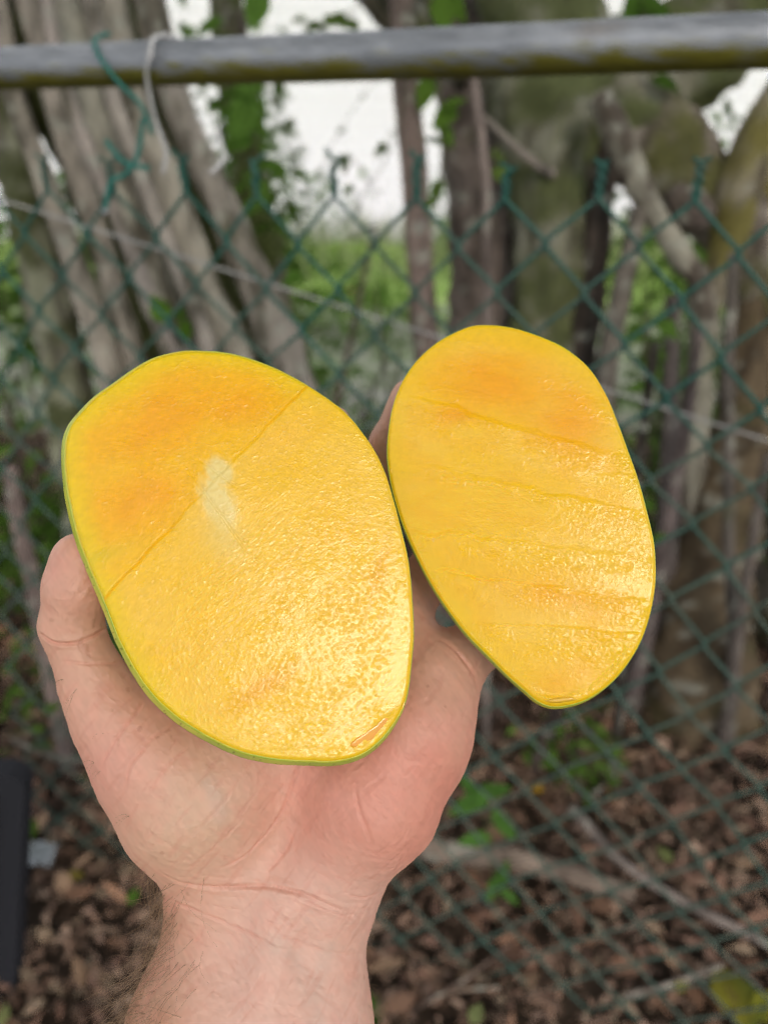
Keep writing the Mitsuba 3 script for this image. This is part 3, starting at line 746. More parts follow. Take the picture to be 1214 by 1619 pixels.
r = np.random.default_rng(55)
for i in range(-22, 28):
    ucol = U0 + i * W / 2
    if ucol < -.95 or ucol > 1.75:
        continue
    even = i % 2 == 0
    # starts at the even column of the two it joins
    pu, ps, po = [], [], []
    side0 = 0 if even else 1
    for jn in range(ROWS + 1):
        side = (side0 + jn) % 2
        s = TOP + jn * H / 2
        node_u = ucol + side * W / 2
        inward = 1 if side == 0 else -1
        offs = WR * 1.05 * (1 if side == 1 else -1)        # arrives in front or behind, hooks round, leaves on the other side
        for fu, fs in ((.12, -.12), (.035, -.04), (0, 0), (.035, .04), (.12, .12)):
            if jn == 0 and fs < 0: continue
            if jn == ROWS and fs > 0: continue
            pu.append(node_u + inward * (fu * W / 2 - WR)); ps.append(s + fs * H / 2)
            po.append(0 if fs == 0 else (offs if fs < 0 else -offs))
    pu, ps, po = np.array(pu), np.array(ps), np.array(po)
    P = mesh_point(pu, ps, po)
    # twisted knuckle above the first node
    tw, ph = 16, (0 if even else math.pi)
    a = np.linspace(0, 2.2 * math.pi, tw) + ph
    u_t = (ucol if even else ucol + W / 2) + np.cos(a) * WR * 1.35
    hgt = r.uniform(.018, .027)
    s_t = TOP - np.linspace(.002, hgt, tw)
    o_t = np.sin(a) * WR * 1.35
    sg = 1 if not even else -1
    fl = r.uniform(.006, .012); u_t = np.r_[u_t, u_t[-1] + sg * fl * .5, u_t[-1] + sg * fl]; s_t = np.r_[s_t, s_t[-1] - .004, s_t[-1] - .004 - r.uniform(.001, .006)]; o_t = np.r_[o_t, o_t[-1], o_t[-1] + r.normal(0, .002)]
    K = mesh_point(u_t, s_t, o_t)[::-1]
    path = np.vstack([K, P])
    seg = np.linalg.norm(np.diff(path, axis=0), axis=1)
    path = path[np.r_[True, seg > 2e-4]]
    v, f = tube(path, WR, 6)
    e = meshkit.fbm(v * 45, 3, 61); e2 = meshkit.fbm(v * 160, 2, 62)
    c = lerpc((.012, .075, .062), (.022, .13, .10), e)
    grime = sstep(.42, .68, meshkit.fbm(v * 14, 3, 63) + .15 * (e2 - .5))
    dull = np.clip(.08 + .5 * grime + .5 * sstep(.25, .6, zr - v[:, 2] + .25 * (e - .5)), 0, .92)[:, None]      # old sun-bleached, dusty coating on all but the top rows
    c = c * (1 - dull) + np.array([.080, .104, .080]) * dull * (.6 + .8 * e2[:, None])
    put(fence, 'wire', (v, f), 'coated_wire', color=c)


def px_wire(name, label, category, pts, rad, col, tip=None, depth=None, group=None):
    """A bent wire: points (px, py, distance in front of the fence plane)."""
    k = thing(name, label, category, group)
    P = []
    for x, y, off in pts:
        d = ray(x, y)
        t = np.dot(O + FN * off - EYE, FN) / np.dot(d, FN)
        P.append(EYE + d * t)
    s = spline(P, 12 * len(P))
    v, f = tube(s, rad, 8)
    c = np.asarray(col) * (.75 + .5 * meshkit.fbm(v * 70, 3, 71))[:, None]
    if tip is not None:
        c[np.linalg.norm(v - P[-1], axis=1) < .004] = tip
    put(k, None, (v, f), 'coated_wire', color=c)


TEAL, ZINC = (.018, .17, .14), (.60, .60, .60)
px_wire('tie_wire', 'green coated tie wire bent over the rail and hanging free at the left', 'wire', [(172, 52, -.02), (150, 62, .012), (155, 85, .024), (178, 118, .026), (196, 138, .024), (222, 165, .02), (236, 196, .016), (240, 212, .014)], .0021, TEAL)
px_wire('tie_wire', 'broken green tie wire snagged on the mesh with a bare bright tip', 'wire', [(226, 186, .012), (222, 222, .012), (214, 255, .014), (198, 275, .016), (178, 285, .018), (170, 305, .018), (166, 336, .018)], .0024, TEAL, tip=(.55, .55, .62))
px_wire('tie_wire', 'short green twisted wire end crossing the broken tie', 'wire', [(168, 222, .01), (178, 236, .012), (192, 252, .014), (205, 260, .014), (236, 266, .010)], .0025, TEAL)
px_wire('tie_wire', 'grey aluminium tie wrapped over the rail with a loose end below', 'wire', [(280, 58, .004), (246, 56, .018), (238, 74, .026), (234, 100, .026), (233, 128, .02), (246, 190, .012), (262, 238, .012), (258, 274, .014)], .0019, (.5, .5, .5))
px_wire('tie_wire', 'second strand of the grey tie lying across the rail', 'wire', [(262, 52, .010), (243, 62, .024), (240, 80, .027), (238, 94, .027)], .0020, (.5, .5, .5))
px_wire('tie_wire', 'short bent grey wire hooked on the mesh left of the vine', 'wire', [(344, 206, .012), (352, 236, .016), (356, 250, .016), (334, 274, .018)], .0026, ZINC)
px_wire('slack_wire', 'thin straight grey wire running slantwise behind the mesh across the whole view', 'wire', [(-120, 277, -.016), (1400, 755, -.50)], .0017, (.42, .42, .41))

# ------------------------------------------------------------------ the two mango halves
def outline(pts, n):
    """A smooth closed outline through pixel points, n points evenly spaced."""
    p = np.asarray(pts, float)
    m = len(p)
    q = spline(np.vstack([p[-2:], p, p[:3]]), 40 * (m + 4) + 1)
    s = q[80:80 + 40 * m + 1]
    L = np.r_[0, np.cumsum(np.linalg.norm(np.diff(s, axis=0), axis=1))]
    t = np.linspace(0, L[-1], n, endpoint=False)
    o = np.stack([np.interp(t, L, s[:, k]) for k in (0, 1)], -1)
    for _ in range(3):
        o = .5 * o + .25 * (np.roll(o, 1, 0) + np.roll(o, -1, 0))
    return o


class Plane:
    """The cut plane of a fruit: u to the right, v up, w out of the cut, in metres."""
    def __init__(self, px, py, depth, normal):
        self.c = at(px, py, depth)
        self.w = unit(M @ np.array(normal, float))
        self.u = unit(RIGHT - self.w * np.dot(RIGHT, self.w))
        self.v = np.cross(self.w, self.u)
        if np.dot(self.v, UP) < 0: self.v = -self.v

    def px(self, pts):
        o = []
        for x, y in np.asarray(pts, float):
            d = ray(x, y)
            p = EYE + d * (np.dot(self.c - EYE, self.w) / np.dot(d, self.w))
            o.append([np.dot(p - self.c, self.u), np.dot(p - self.c, self.v)])
        return np.array(o)

    def world(self, uv, h):
        return self.c + uv[:, :1] * self.u + uv[:, 1:] * self.v + np.asarray(h).reshape(-1, 1) * self.w


def inset(poly, d):
    t = np.roll(poly, -1, 0) - np.roll(poly, 1, 0)
    nrm = np.stack([-t[:, 1], t[:, 0]], -1); nrm /= np.linalg.norm(nrm, axis=1, keepdims=True)
    area = .5 * np.sum(poly[:, 0] * np.roll(poly[:, 1], -1) - np.roll(poly[:, 0], -1) * poly[:, 1])
    return poly + nrm * d * (1 if area > 0 else -1)


def inside(poly, g):
    x, y = g[:, 0], g[:, 1]
    n = len(poly); res = np.zeros(len(g), bool)
    for i in range(n):
        a, b = poly[i], poly[(i + 1) % n]
        if a[1] == b[1]: continue
        c = ((a[1] > y) != (b[1] > y)) & (x < (b[0] - a[0]) * (y - a[1]) / (b[1] - a[1]) + a[0])
        res ^= c
    return res


def face_mesh(poly, step, seed):
    r = np.random.default_rng(seed)
    lo, hi = poly.min(0), poly.max(0)
    gx, gy = np.meshgrid(np.arange(lo[0], hi[0], step), np.arange(lo[1], hi[1], step * .866), indexing='ij')
    gx[:, ::2] += step / 2
    g = np.stack([gx.ravel(), gy.ravel()], -1) + r.normal(0, step * .05, (gx.size, 2))
    dist = cKDTree(poly).query(g)[0]
    g = g[inside(poly[::4], g) & (dist > step * .6)]
    p = np.vstack([poly, g])
    f = Delaunay(p).simplices
    nb = len(poly)
    rim = (f < nb).all(1)
    if rim.any():
        cen = p[f].mean(1)
        f = f[~(rim & ~inside(poly, cen))]
    e1, e2 = p[f[:, 1]] - p[f[:, 0]], p[f[:, 2]] - p[f[:, 0]]
    flip = e1[:, 0] * e2[:, 1] - e1[:, 1] * e2[:, 0] < 0
    f[flip] = f[flip][:, ::-1]
    return p, f, cKDTree(poly).query(p)[0]


def seg_side(q, a, b):
    """Signed distance from the line a-b, and the position along it from 0 to 1."""
    a, b = np.asarray(a), np.asarray(b)
    d = b - a; L = np.linalg.norm(d); d = d / L
    n = np.array([-d[1], d[0]])
    return (q - a) @ n, (q - a) @ d / L


def blob(q, c, rx, ry, ang):
    a = math.radians(ang)
    d = q - np.asarray(c)
    x, y = d[:, 0] * math.cos(a) + d[:, 1] * math.sin(a), -d[:, 0] * math.sin(a) + d[:, 1] * math.cos(a)
    return np.exp(-((x / rx) ** 2 + (y / ry) ** 2))


def grain(q, ang, lam, stretch, seed, octaves=2):
    a = math.radians(ang)
    x, y = q[:, 0] * math.cos(a) + q[:, 1] * math.sin(a), -q[:, 0] * math.sin(a) + q[:, 1] * math.cos(a)
    return meshkit.fbm(np.stack([x / (lam * stretch) + 31.7, y / lam + 11.3, 0 * x + seed * 1.37], -1), octaves, seed)


def peel_mesh(pl, poly, depth, shift, flare, seed):
    """The skin: a thin cut edge, then a domed side behind the cut; shift leans the dome, flare widens it just behind the cut."""
    ts = np.r_[0, .012, .03, .06, .10, .15, .21, .28, .36, .45, .55, .65, .75, .84, .92, .97, 1.0]
    cen = poly.mean(0)
    rings = [(inset(poly, .0008), -.0012), (inset(poly, .0001), -.00045)]
    for t in ts[1:]:
        s = math.sqrt(max(0, 1 - t ** 2.3)) if t < 1 else 0.0
        s = s + flare * math.sin(min(t / .30, 1) * math.pi) * (1 if t < .30 else 0)
        rings.append((cen + (poly - cen) * s + np.asarray(shift) * t * depth, -t * depth))
    n = len(poly)
    V = np.vstack([pl.world(a, np.full(n, h)) for a, h in rings])
    f = []
    j = np.arange(n)
    for q in range(len(rings) - 1):
        a, b = q * n + j, q * n + (j + 1) % n
        f.append(np.stack([a, a + n, b + n, b], -1))
    F = np.vstack(f)
    ring = np.repeat(np.arange(len(rings)), n)
    return V, np.vstack([F[:, [0, 1, 2]], F[:, [0, 2, 3]]]), ring


def peel_colors(V, ring, seed, side):
    e = meshkit.fbm(V * 55, 3, seed); e2 = meshkit.fbm(V * 900, 2, seed + 1); e3 = meshkit.noise(V * 1100, seed + 2)
    c = lerpc((.43, .48, .05), (.58, .54, .06), sstep(.3, .7, e))
    c = lerpc(c, (.24, .37, .035), .7 * sstep(.45, .65, meshkit.fbm(V * 30, 2, seed + 7)))
    lent = sstep(.80, .9, e3)
    c = c * (1 - .55 * lent[:, None])
    c[ring <= 1] = lerpc((.62, .46, .03), (.50, .50, .06), sstep(.4, .6, e[ring <= 1]))
    c[ring == 2] = lerpc((.46, .50, .04), (.30, .42, .035), sstep(.4, .6, e[ring == 2]))
    return c


YEL, ORG, LEM, PALE = np.array([.87, .505, .012]), np.array([.87, .415, .002]), np.array([.81, .54, .006]), np.array([.88, .535, .045])


def flesh_part(key, name, pl, p, f, h, col, label=None):
    scene[f'{key}__{name}'] = mikit.ply((pl.world(p, h), f), 'flesh_right', smooth=True, uv=p, color=np.clip(col, .003, .95))


def build_left():
    pl = Plane(375, 885, FOCUS, (.10, .17, -.98))
    rim = [(281, 556), (306, 554), (357, 557), (409, 571), (460, 594), (511, 625), (552, 658), (587, 704), (606, 740), (620, 783), (634, 835), (646, 888), (652, 950), (654, 1000), (651, 1040),
           (647, 1078), (640, 1111), (627, 1138), (605, 1168), (575, 1191), (535, 1203), (486, 1203), (434, 1200), (383, 1189), (332, 1166), (286, 1138), (245, 1102), (215, 1061), (187, 1008), (166, 955), (140, 893),
           (123, 847), (110, 796), (104, 755), (102, 720), (104, 692), (112, 670), (129, 649), (153, 625), (180, 606), (214, 582), (245, 565)]
    poly = pl.px(outline(rim, 1100))
    poly = poly + .00016 * (grain(poly, 0, .0025, 1, 3)[:, None] - .5) * unit(np.array([1, 1]))
    k = thing('mango_half', 'larger mango half lying in the palm, its cut face with a whitish patch', 'mango half')
    V, F, ring = peel_mesh(pl, poly, .039, (-.215, -.14), .030, 5)
    put(k, 'peel', (V, F), 'peel', color=peel_colors(V, ring, 5, 0))
    p, f, dist = face_mesh(inset(poly, .0001), .00036, 1)
    P = lambda *a: pl.px(a)
    a, b = P((165, 945), (478, 617))
    sd, al = seg_side(p, a, b)                                  # positive on the upper left of the knife step
    wob = .0006 * (grain(p, 0, .006, 1, 8) - .5) * 2
    upper = sstep(-.0002, .0006, sd + wob)
    c1, = P((480, 930)); c2, = P((560, 1060)); c3, = P((300, 700))
    low = blob(p, P((520, 1090))[0], .030, .034, 45)
    rough = np.clip(.35 + .75 * low + .35 * blob(p, c1, .03, .022, 30), .2, 1.15)
    g1 = grain(p, 40, .00095, 1.7, 11, 1); g2 = grain(p, 25, .00052, 1.4, 12, 1); g3 = grain(p, 38, .0024, 2.2, 13, 2); g4 = grain(p, 10, .012, 1.2, 14, 2)
    ridge = 1 - np.abs(2 * g1 - 1)
    patch = .55 + .9 * sstep(.35, .65, grain(p, 30, .007, 1.6, 15, 2))
    film = blob(p, P((632, 1030))[0], .0045, .024, 98)          # juice has run together along the right rim: smoother there
    h = .00003 * (ridge - .5) * rough * patch * (1 - .75 * np.clip(film, 0, 1)) + .00003 * (g3 - .5) + .0003 * (g4 - .5)
    knife = np.abs(grain(p, 46, .0016, 26, 17, 2) - .5)
    h += -.00001 * sstep(.0, .12, .1 - knife)
    h -= .00040 * upper
    sl, sal = seg_side(p, a, b)
    groove = np.exp(-(np.abs(sd + wob) / .00045) ** 2) * (sstep(.45, .25, al) + sstep(.72, .85, al))
    h -= .00022 * groove
    # second knife mark across the whitish patch
    a2, b2 = P((300, 745), (385, 865)); s2, l2 = seg_side(p, a2, b2)
    mark = np.exp(-(s2 / .0004) ** 2) * sstep(-.1, .05, l2) * sstep(1.1, .9, l2)
    a3, b3 = P((318, 728), (372, 770)); s3, l3 = seg_side(p, a3, b3)
    mark += np.exp(-(s3 / .0003) ** 2) * sstep(-.1, .05, l3) * sstep(1.1, .9, l3)
    h -= .0002 * mark
    h -= .0004 * sstep(.2, .8, blob(p, P((606, 1156))[0], .0085, .0034, 44))
    bump_patch = blob(p, P((345, 770))[0], .011, .006, -65)
    h += .0003 * bump_patch
    h -= .0005 * np.clip(1 - dist / .0010, 0, 1) ** 2            # the rim is slightly rounded
    tex = grain(p, 38, .004, 2.0, 21, 3); tex2 = grain(p, 30, .0011, 1.4, 22, 2)
    col = np.repeat(YEL[None], len(p), 0)
    def mixin(c, w):
        nonlocal col
        w = np.clip(w, 0, 1)[:, None]
        col = col * (1 - w) + np.asarray(c)[None] * w
    mixin(PALE, (.35 + .55 * sstep(.35, .65, grain(p, 30, .016, 1.5, 23, 2))) * (1 - upper))
    mixin((.86, .45, .012), .45 * sstep(.35, .7, tex) * (.4 + .6 * blob(p, c1, .03, .018, 35)))
    org = np.maximum.reduce([blob(p, P((265, 660))[0], .026, .014, 35), blob(p, P((225, 790))[0], .017, .014, 20), .9 * blob(p, P((370, 640))[0], .020, .010, 20), .75 * blob(p, P((450, 690))[0], .014, .006, 40)])
    mixin((.87, .385, .001), 1.1 * org * (.55 + .8 * tex) * (.3 + .7 * upper))
    mixin((.78, .30, .006), .5 * blob(p, P((420, 1085))[0], .012, .004, 30) + .45 * blob(p, P((600, 900))[0], .02, .003, 70) * tex)
    rimw = np.clip(1 - (dist - .0005 - .004 * (grain(p, 0, .01, 1, 27) - .3)) / .0065, 0, 1)
    left = sstep(.01, -.02, p[:, 0] - .35 * p[:, 1] - .005)
    mixin(LEM, rimw * (.35 + .65 * left))
    mixin((.68, .52, .012), .7 * np.clip(1 - dist / .0016, 0, 1) * (.3 + .7 * left))
    mixin((.62, .50, .02), .6 * blob(p, P((155, 880))[0], .003, .014, 110) * tex)
    wn = .35 * (grain(p, -60, .0016, 2.5, 29, 2) - .5)
    wp = sstep(.28, .80, np.maximum(blob(p, P((346, 745))[0], .0068, .0052, -60), blob(p, P((345, 795))[0], .0112, .0062, -62)) + wn)
    mixin((.80, .64, .24), np.clip(1.0 * wp * (.6 + .6 * tex2), 0, .92))
    mixin((.80, .57, .14), .7 * blob(p, P((355, 850))[0], .010, .006, -50))
    mixin(ORG, .75 * groove)
    col *= (.93 + .14 * tex2)[:, None]
    seed_patch = wp[f].mean(1) > .5
    def sub(mask):
        used, inv = np.unique(f[mask], return_inverse=True)
        return used, inv.reshape(-1, 3)
    # one smooth normal field over both parts: build the whole, then split it
    world = pl.world(p, h)
    _, _, nrm = meshkit.arrays((world, f), True)
    for nm, mask, lab in (('flesh', ~seed_patch, None), ('seed_fibre', seed_patch, 'whitish fibrous patch in the cut face')):
        used, ff = sub(mask)
        fn = meshkit.write_ply((world[used], ff), False, p[used], np.clip(col[used], .003, .95), normals=nrm[used])
        scene[f'{k}__{nm}'] = {'type': 'ply', 'filename': fn, 'face_normals': False, 'bsdf': {'type': 'ref', 'id': 'flesh_left'}}
        if lab: labels[f'{k}__{nm}'] = {'label': lab}
    # the pool of juice in the lower right corner
    pool = pl.px(outline([(597, 1176), (622, 1146), (640, 1112), (632, 1113), (618, 1120), (606, 1133), (590, 1148), (572, 1160), (556, 1172), (552, 1182), (575, 1186)], 160))
    q, qf, qd = face_mesh(pool, .0005, 2)
    base = np.interp(cKDTree(p).query(q)[0], [0, 1], [0, 0]) + h[cKDTree(p).query(q)[1]]
    sm = h[cKDTree(p).query(q, k=60)[1]].mean(1)
    run = (q - P((585, 1148))[0]) @ unit(np.array([.75, -.66]))
    hh = np.where(qd < 1e-6, sm - .0003, sm * .3 + .00004 - .13 * np.clip(run, -.001, .008) + .00010 * np.sqrt(np.clip(qd / .001, 0, 1)))
    put(k, 'juice_pool', (pl.world(q, hh), qf), 'juice', color=np.tile([[.80, .34, .008]], (len(q), 1)), label='deep orange pool of juice in the lower right corner')
    return pl


def build_right():
    pl = Plane(825, 815, .259, (-.115, .13, -.98))
    rim = [(770, 513), (738, 517), (695, 538), (662, 566), (638, 599), (622, 638), (614, 682), (612, 720), (617, 760), (627, 800), (641, 841), (660, 882), (684, 927), (711, 968), (738, 1003), (776, 1042),
           (802, 1068), (829, 1092), (851, 1110), (878, 1118), (916, 1111), (948, 1094), (980, 1065), (1007, 1026), (1023, 988), (1033, 947), (1037, 905), (1034, 857), (1024, 812), (1010, 760), (991, 706), (975, 663),
           (959, 625), (932, 582), (894, 550), (851, 530), (808, 517)]
    poly = pl.px(outline(rim, 1000))
    k = thing('mango_half', 'smaller mango half propped on the fingers, cut face up with several rough knife ridges', 'mango half')
    V, F, ring = peel_mesh(pl, poly, .031, (-.05, -.20), .012, 6)
    put(k, 'peel', (V, F), 'peel', color=peel_colors(V, ring, 6, 1))
    p, f, dist = face_mesh(inset(poly, .0001), .00036, 3)
    P = lambda *a: pl.px(a)
    g1 = grain(p, -10, .00095, 1.5, 31, 1); g2 = grain(p, -20, .0005, 1.3, 32, 1); g3 = grain(p, -12, .0022, 2.4, 33, 2); g4 = grain(p, -10, .013, 1.4, 34, 2)
    # knife ridges: each a low step that runs across and fades
    h = np.zeros(len(p)); rough = np.full(len(p), .25)
    wob = .0018 * (grain(p, 0, .008, 1, 35) - .5) * 2 + .0004 * (grain(p, 0, .0016, 1, 36) - .5)
    lines = [(((655, 628), (950, 712)), .00055, .0100), (((665, 735), (960, 800)), .0004, .0042), (((645, 838), (1010, 880)), .0003, .0075), (((690, 905), (1025, 950)), .0003, .0085), (((760, 985), (1015, 1000)), .0003, .010)]
    for (aa, bb), st, band in lines:
        A_, B_ = P(aa, bb); sd, al = seg_side(p, A_, B_)
        sd = sd + wob
        fade = sstep(-.05, .08, al) * sstep(1.08, .9, al)
        h += .6 * fade * st * sstep(-.0012, .0012, -sd + .0009 * (grain(p, 20, .0013, 1.3, 39) - .5)) * np.exp(-np.clip(-sd, 0, 1) / band)      # raised just below the line, sinking away from it
        rough = np.maximum(rough, fade * sstep(.0008, -.0006, sd) * sstep(-band * 1.25, -band * .6, sd))
    rough = np.clip(rough * (.5 + sstep(.35, .6, grain(p, -15, .005, 1.8, 37, 2))), .12, 1.3)
    edge_patch = blob(p, P((790, 1020))[0], .006, .003, 30) + blob(p, P((840, 1085))[0], .007, .003, -35)
    rough = np.clip(rough + edge_patch, 0, 1.4)
    ridge = 1 - np.abs(2 * g1 - 1)
    h += .00004 * (ridge - .5) * rough + .00004 * (g3 - .5) * (.3 + rough) + .0003 * (g4 - .5)
    h -= .0005 * np.clip(1 - dist / .0010, 0, 1) ** 2
    chip = np.exp(-((dist - .002) / .0012) ** 2) * (blob(p, P((880, 1110))[0], .010, .004, 0) + .6 * blob(p, P((975, 1062))[0], .010, .004, 45)) * (.4 + grain(p, 0, .0013, 1, 38))
    h += .0004 * chip
    tex = grain(p, -12, .0045, 2.0, 41, 3); tex2 = grain(p, -10, .0011, 1.4, 42, 2)
    col = np.repeat(YEL[None], len(p), 0)
    def mixin(c, w):
        nonlocal col
        w = np.clip(w, 0, 1)[:, None]
        col = col * (1 - w) + np.asarray(c)[None] * w
    mixin(PALE, .8 * sstep(.4, .65, grain(p, -12, .014, 2.2, 43, 2)))
    mixin((.86, .45, .010), .4 * sstep(.4, .7, tex))
    org = np.maximum.reduce([blob(p, P((790, 605))[0], .023, .010, -12), .8 * blob(p, P((900, 660))[0], .014, .014, -30), .75 * blob(p, P((720, 655))[0], .008, .004, 0), .55 * blob(p, P((890, 945))[0], .022, .006, -5), .5 * blob(p, P((880, 1085))[0], .016, .006, 10)])
    mixin((.87, .375, .001), 1.1 * org * (.6 + .7 * tex))
    rimw = np.clip(1 - (dist - .0008 - .004 * (grain(p, 0, .01, 1, 47) - .3)) / .006, 0, 1)
    mixin(LEM, rimw * .5 * (.4 + grain(p, 0, .012, 1, 48)))
    mixin((.66, .50, .012), .7 * np.clip(1 - dist / .0012, 0, 1) * sstep(.3, .6, grain(p, 0, .009, 1, 49)))
    col *= (.93 + .14 * tex2)[:, None]
    flesh_part(k, 'flesh', pl, p, f, h, col)
    pool = pl.px(outline([(858, 1110), (880, 1113), (905, 1110), (914, 1106), (904, 1101), (885, 1101), (868, 1104)], 120))
    q, qf, qd = face_mesh(pool, .0005, 4)
    sm = h[cKDTree(p).query(q, k=40)[1]].mean(1)
    hh = np.where(qd < 1e-6, sm - .0004, sm + .0001 + .0004 * np.sqrt(np.clip(1 - (1 - np.clip(qd / .0015, 0, 1)) ** 2, 0, 1)))
    put(k, 'juice_pool', (pl.world(q, hh), qf), 'juice', color=np.tile([[.72, .42, .03]], (len(q), 1)), label='thin streak of clear juice on the lower tip')
    return pl


LEFT = build_left()
RIGHTP = build_right()

# ------------------------------------------------------------------ the left hand and forearm
def cp(px, py, z):                                           # a point in the camera's axes (right, up, forward)
    return np.array([(px - 607) / FPX * z, (809.5 - py) / FPX * z, z])


def cone(X, a, b, ra, rb, flat=None):
    """Distance to a tapered capsule; flat = (direction, factor) squeezes it."""
    ba = b - a
    t = np.clip(((X - a) @ ba) / (ba @ ba), 0, 1)
    d = X - a - t[:, None] * ba
    if flat is not None:
        n, k = flat
        d = d + (d @ n)[:, None] * n * (k - 1)
    return np.sqrt((d * d).sum(1)) - (ra + (rb - ra) * t)


def ell(X, c, axes, radii):
    d = (X - c) @ np.asarray(axes).T / np.asarray(radii)
    k = np.sqrt((d * d).sum(1)) + 1e-9
    return (k - 1) * min(radii) * np.clip(k, .6, 1) ** 0


def smin(a, b, k):
    h = np.clip(.5 + .5 * (b - a) / k, 0, 1)
    return b + (a - b) * h - k * h * (1 - h)


ZF = np.array([0, 0, 1.0])
mm_ = .001


def chain(X, pts, rs, k=.004):
    d = None
    for i in range(len(pts) - 1):
        c = cone(X, pts[i], pts[i + 1], rs[i], rs[i + 1])
        d = c if d is None else smin(d, c, k)
    return d


def hand_sdf(X):
    # forearm: the two sides of a flattened tube, running down and towards the body
    wl, wr = cp(346, 1462, .281), cp(496, 1462, .281)
    el, er = cp(314, 1640, .270), cp(478, 1640, .270)
    fl, fr = wl + (el - wl) * 6.0 + np.array([-.012, 0, -.02]), wr + (er - wr) * 6.0 + np.array([.012, 0, -.02])
    ml, mr = wl + (el - wl) * 2.6, wr + (er - wr) * 2.6
    d = chain(X, [wl, el, ml, fl], [.0188, .0212, .027, .036], .02)
    d2 = chain(X, [wr, er, mr, fr], [.0190, .0202, .025, .034], .02)
    d = smin(d, d2, .016)
    mid = chain(X, [(wl + wr) / 2 + ZF * .001, (el + er) / 2 + ZF * .001, (fl + fr) / 2], [.0185, .021, .036], .02)
    d = smin(d, mid, .010)
    # two tendons under the wrist skin
    for x0, x1 in ((425, 396), (450, 428)):
        d = smin(d, cone(X, cp(x0, 1440, .2640), cp(x1, 1650, .2515), .0026, .003), .007)
    # carpal block and the palm rays
    car = cone(X, cp(352, 1392, .283), cp(510, 1392, .284), .0175, .0180)
    d = smin(d, car, .014)
    heads = [(430, 950, .291, .0125), (555, 935, .293, .0125), (632, 985, .292, .012), (690, 1062, .286, .0118)]
    roots = [(370, 1330, .287, .015), (430, 1335, .288, .015), (480, 1340, .287, .015), (520, 1345, .285, .015)]
    palm = None
    for (x, y, z, r), (x2, y2, z2, r2) in zip(heads, roots):
        c = cone(X, cp(x2, y2, z2), cp(x, y, z), r2, r)
        palm = c if palm is None else smin(palm, c, .014)
    d = smin(d, palm, .012)
    # hypothenar side, thenar mound
    d = smin(d, chain(X, [cp(512, 1392, .281), cp(590, 1262, .276), cp(655, 1150, .279), cp(690, 1075, .284)], [.0178, .0222, .0192, .0140], .01), .010)
    d = smin(d, cone(X, cp(665, 1190, .281), cp(700, 1075, .286), .0150, .0122), .008)
    th = chain(X, [cp(346, 1352, .281), cp(290, 1272, .275), cp(232, 1196, .272), cp(178, 1135, .270)], [.0180, .0212, .0176, .0128], .010)
    d = smin(d, th, .011)
    d = smin(d, ell(X, cp(335, 1262, .274), [unit([.6, .8, 0]), unit([.8, -.6, 0]), ZF], [.026, .021, .0185]), .010)
    d = smin(d, ell(X, cp(430, 1180, .282), np.eye(3), [.030, .026, .012]), .012)
    # thumb
    tp = [cp(178, 1135, .270), cp(150, 1085, .270), cp(112, 990, .269)]
    d = smin(d, chain(X, tp, [.0128, .0108, .0104], .006), .007)
    tip = chain(X, [cp(112, 988, .269), cp(122, 930, .267), cp(126, 886, .266)], [.0098, .0102, .0096], .006)
    d = smin(d, tip, .0035)
    # fingers behind the fruit
    F = [([(470, 940, .290), (500, 790, .310), (518, 715, .306), (525, 672, .297)], [.0112, .0092, .0085, .0076]),
         ([(560, 940, .292), (597, 790, .314), (618, 706, .312), (648, 630, .303)], [.0115, .0094, .0087, .0078]),
         ([(622, 985, .292), (720, 846, .311), (762, 768, .306), (788, 706, .298)], [.0108, .0092, .0084, .0076]),
         ([(690, 1066, .285), (742, 1030, .287), (835, 960, .300), (882, 900, .300), (910, 852, .295)], [.0110, .0098, .0086, .0078, .0070])]
    for pts, rs in F:
        d = smin(d, chain(X, [cp(*q) for q in pts], rs, .004), .004)
    return d


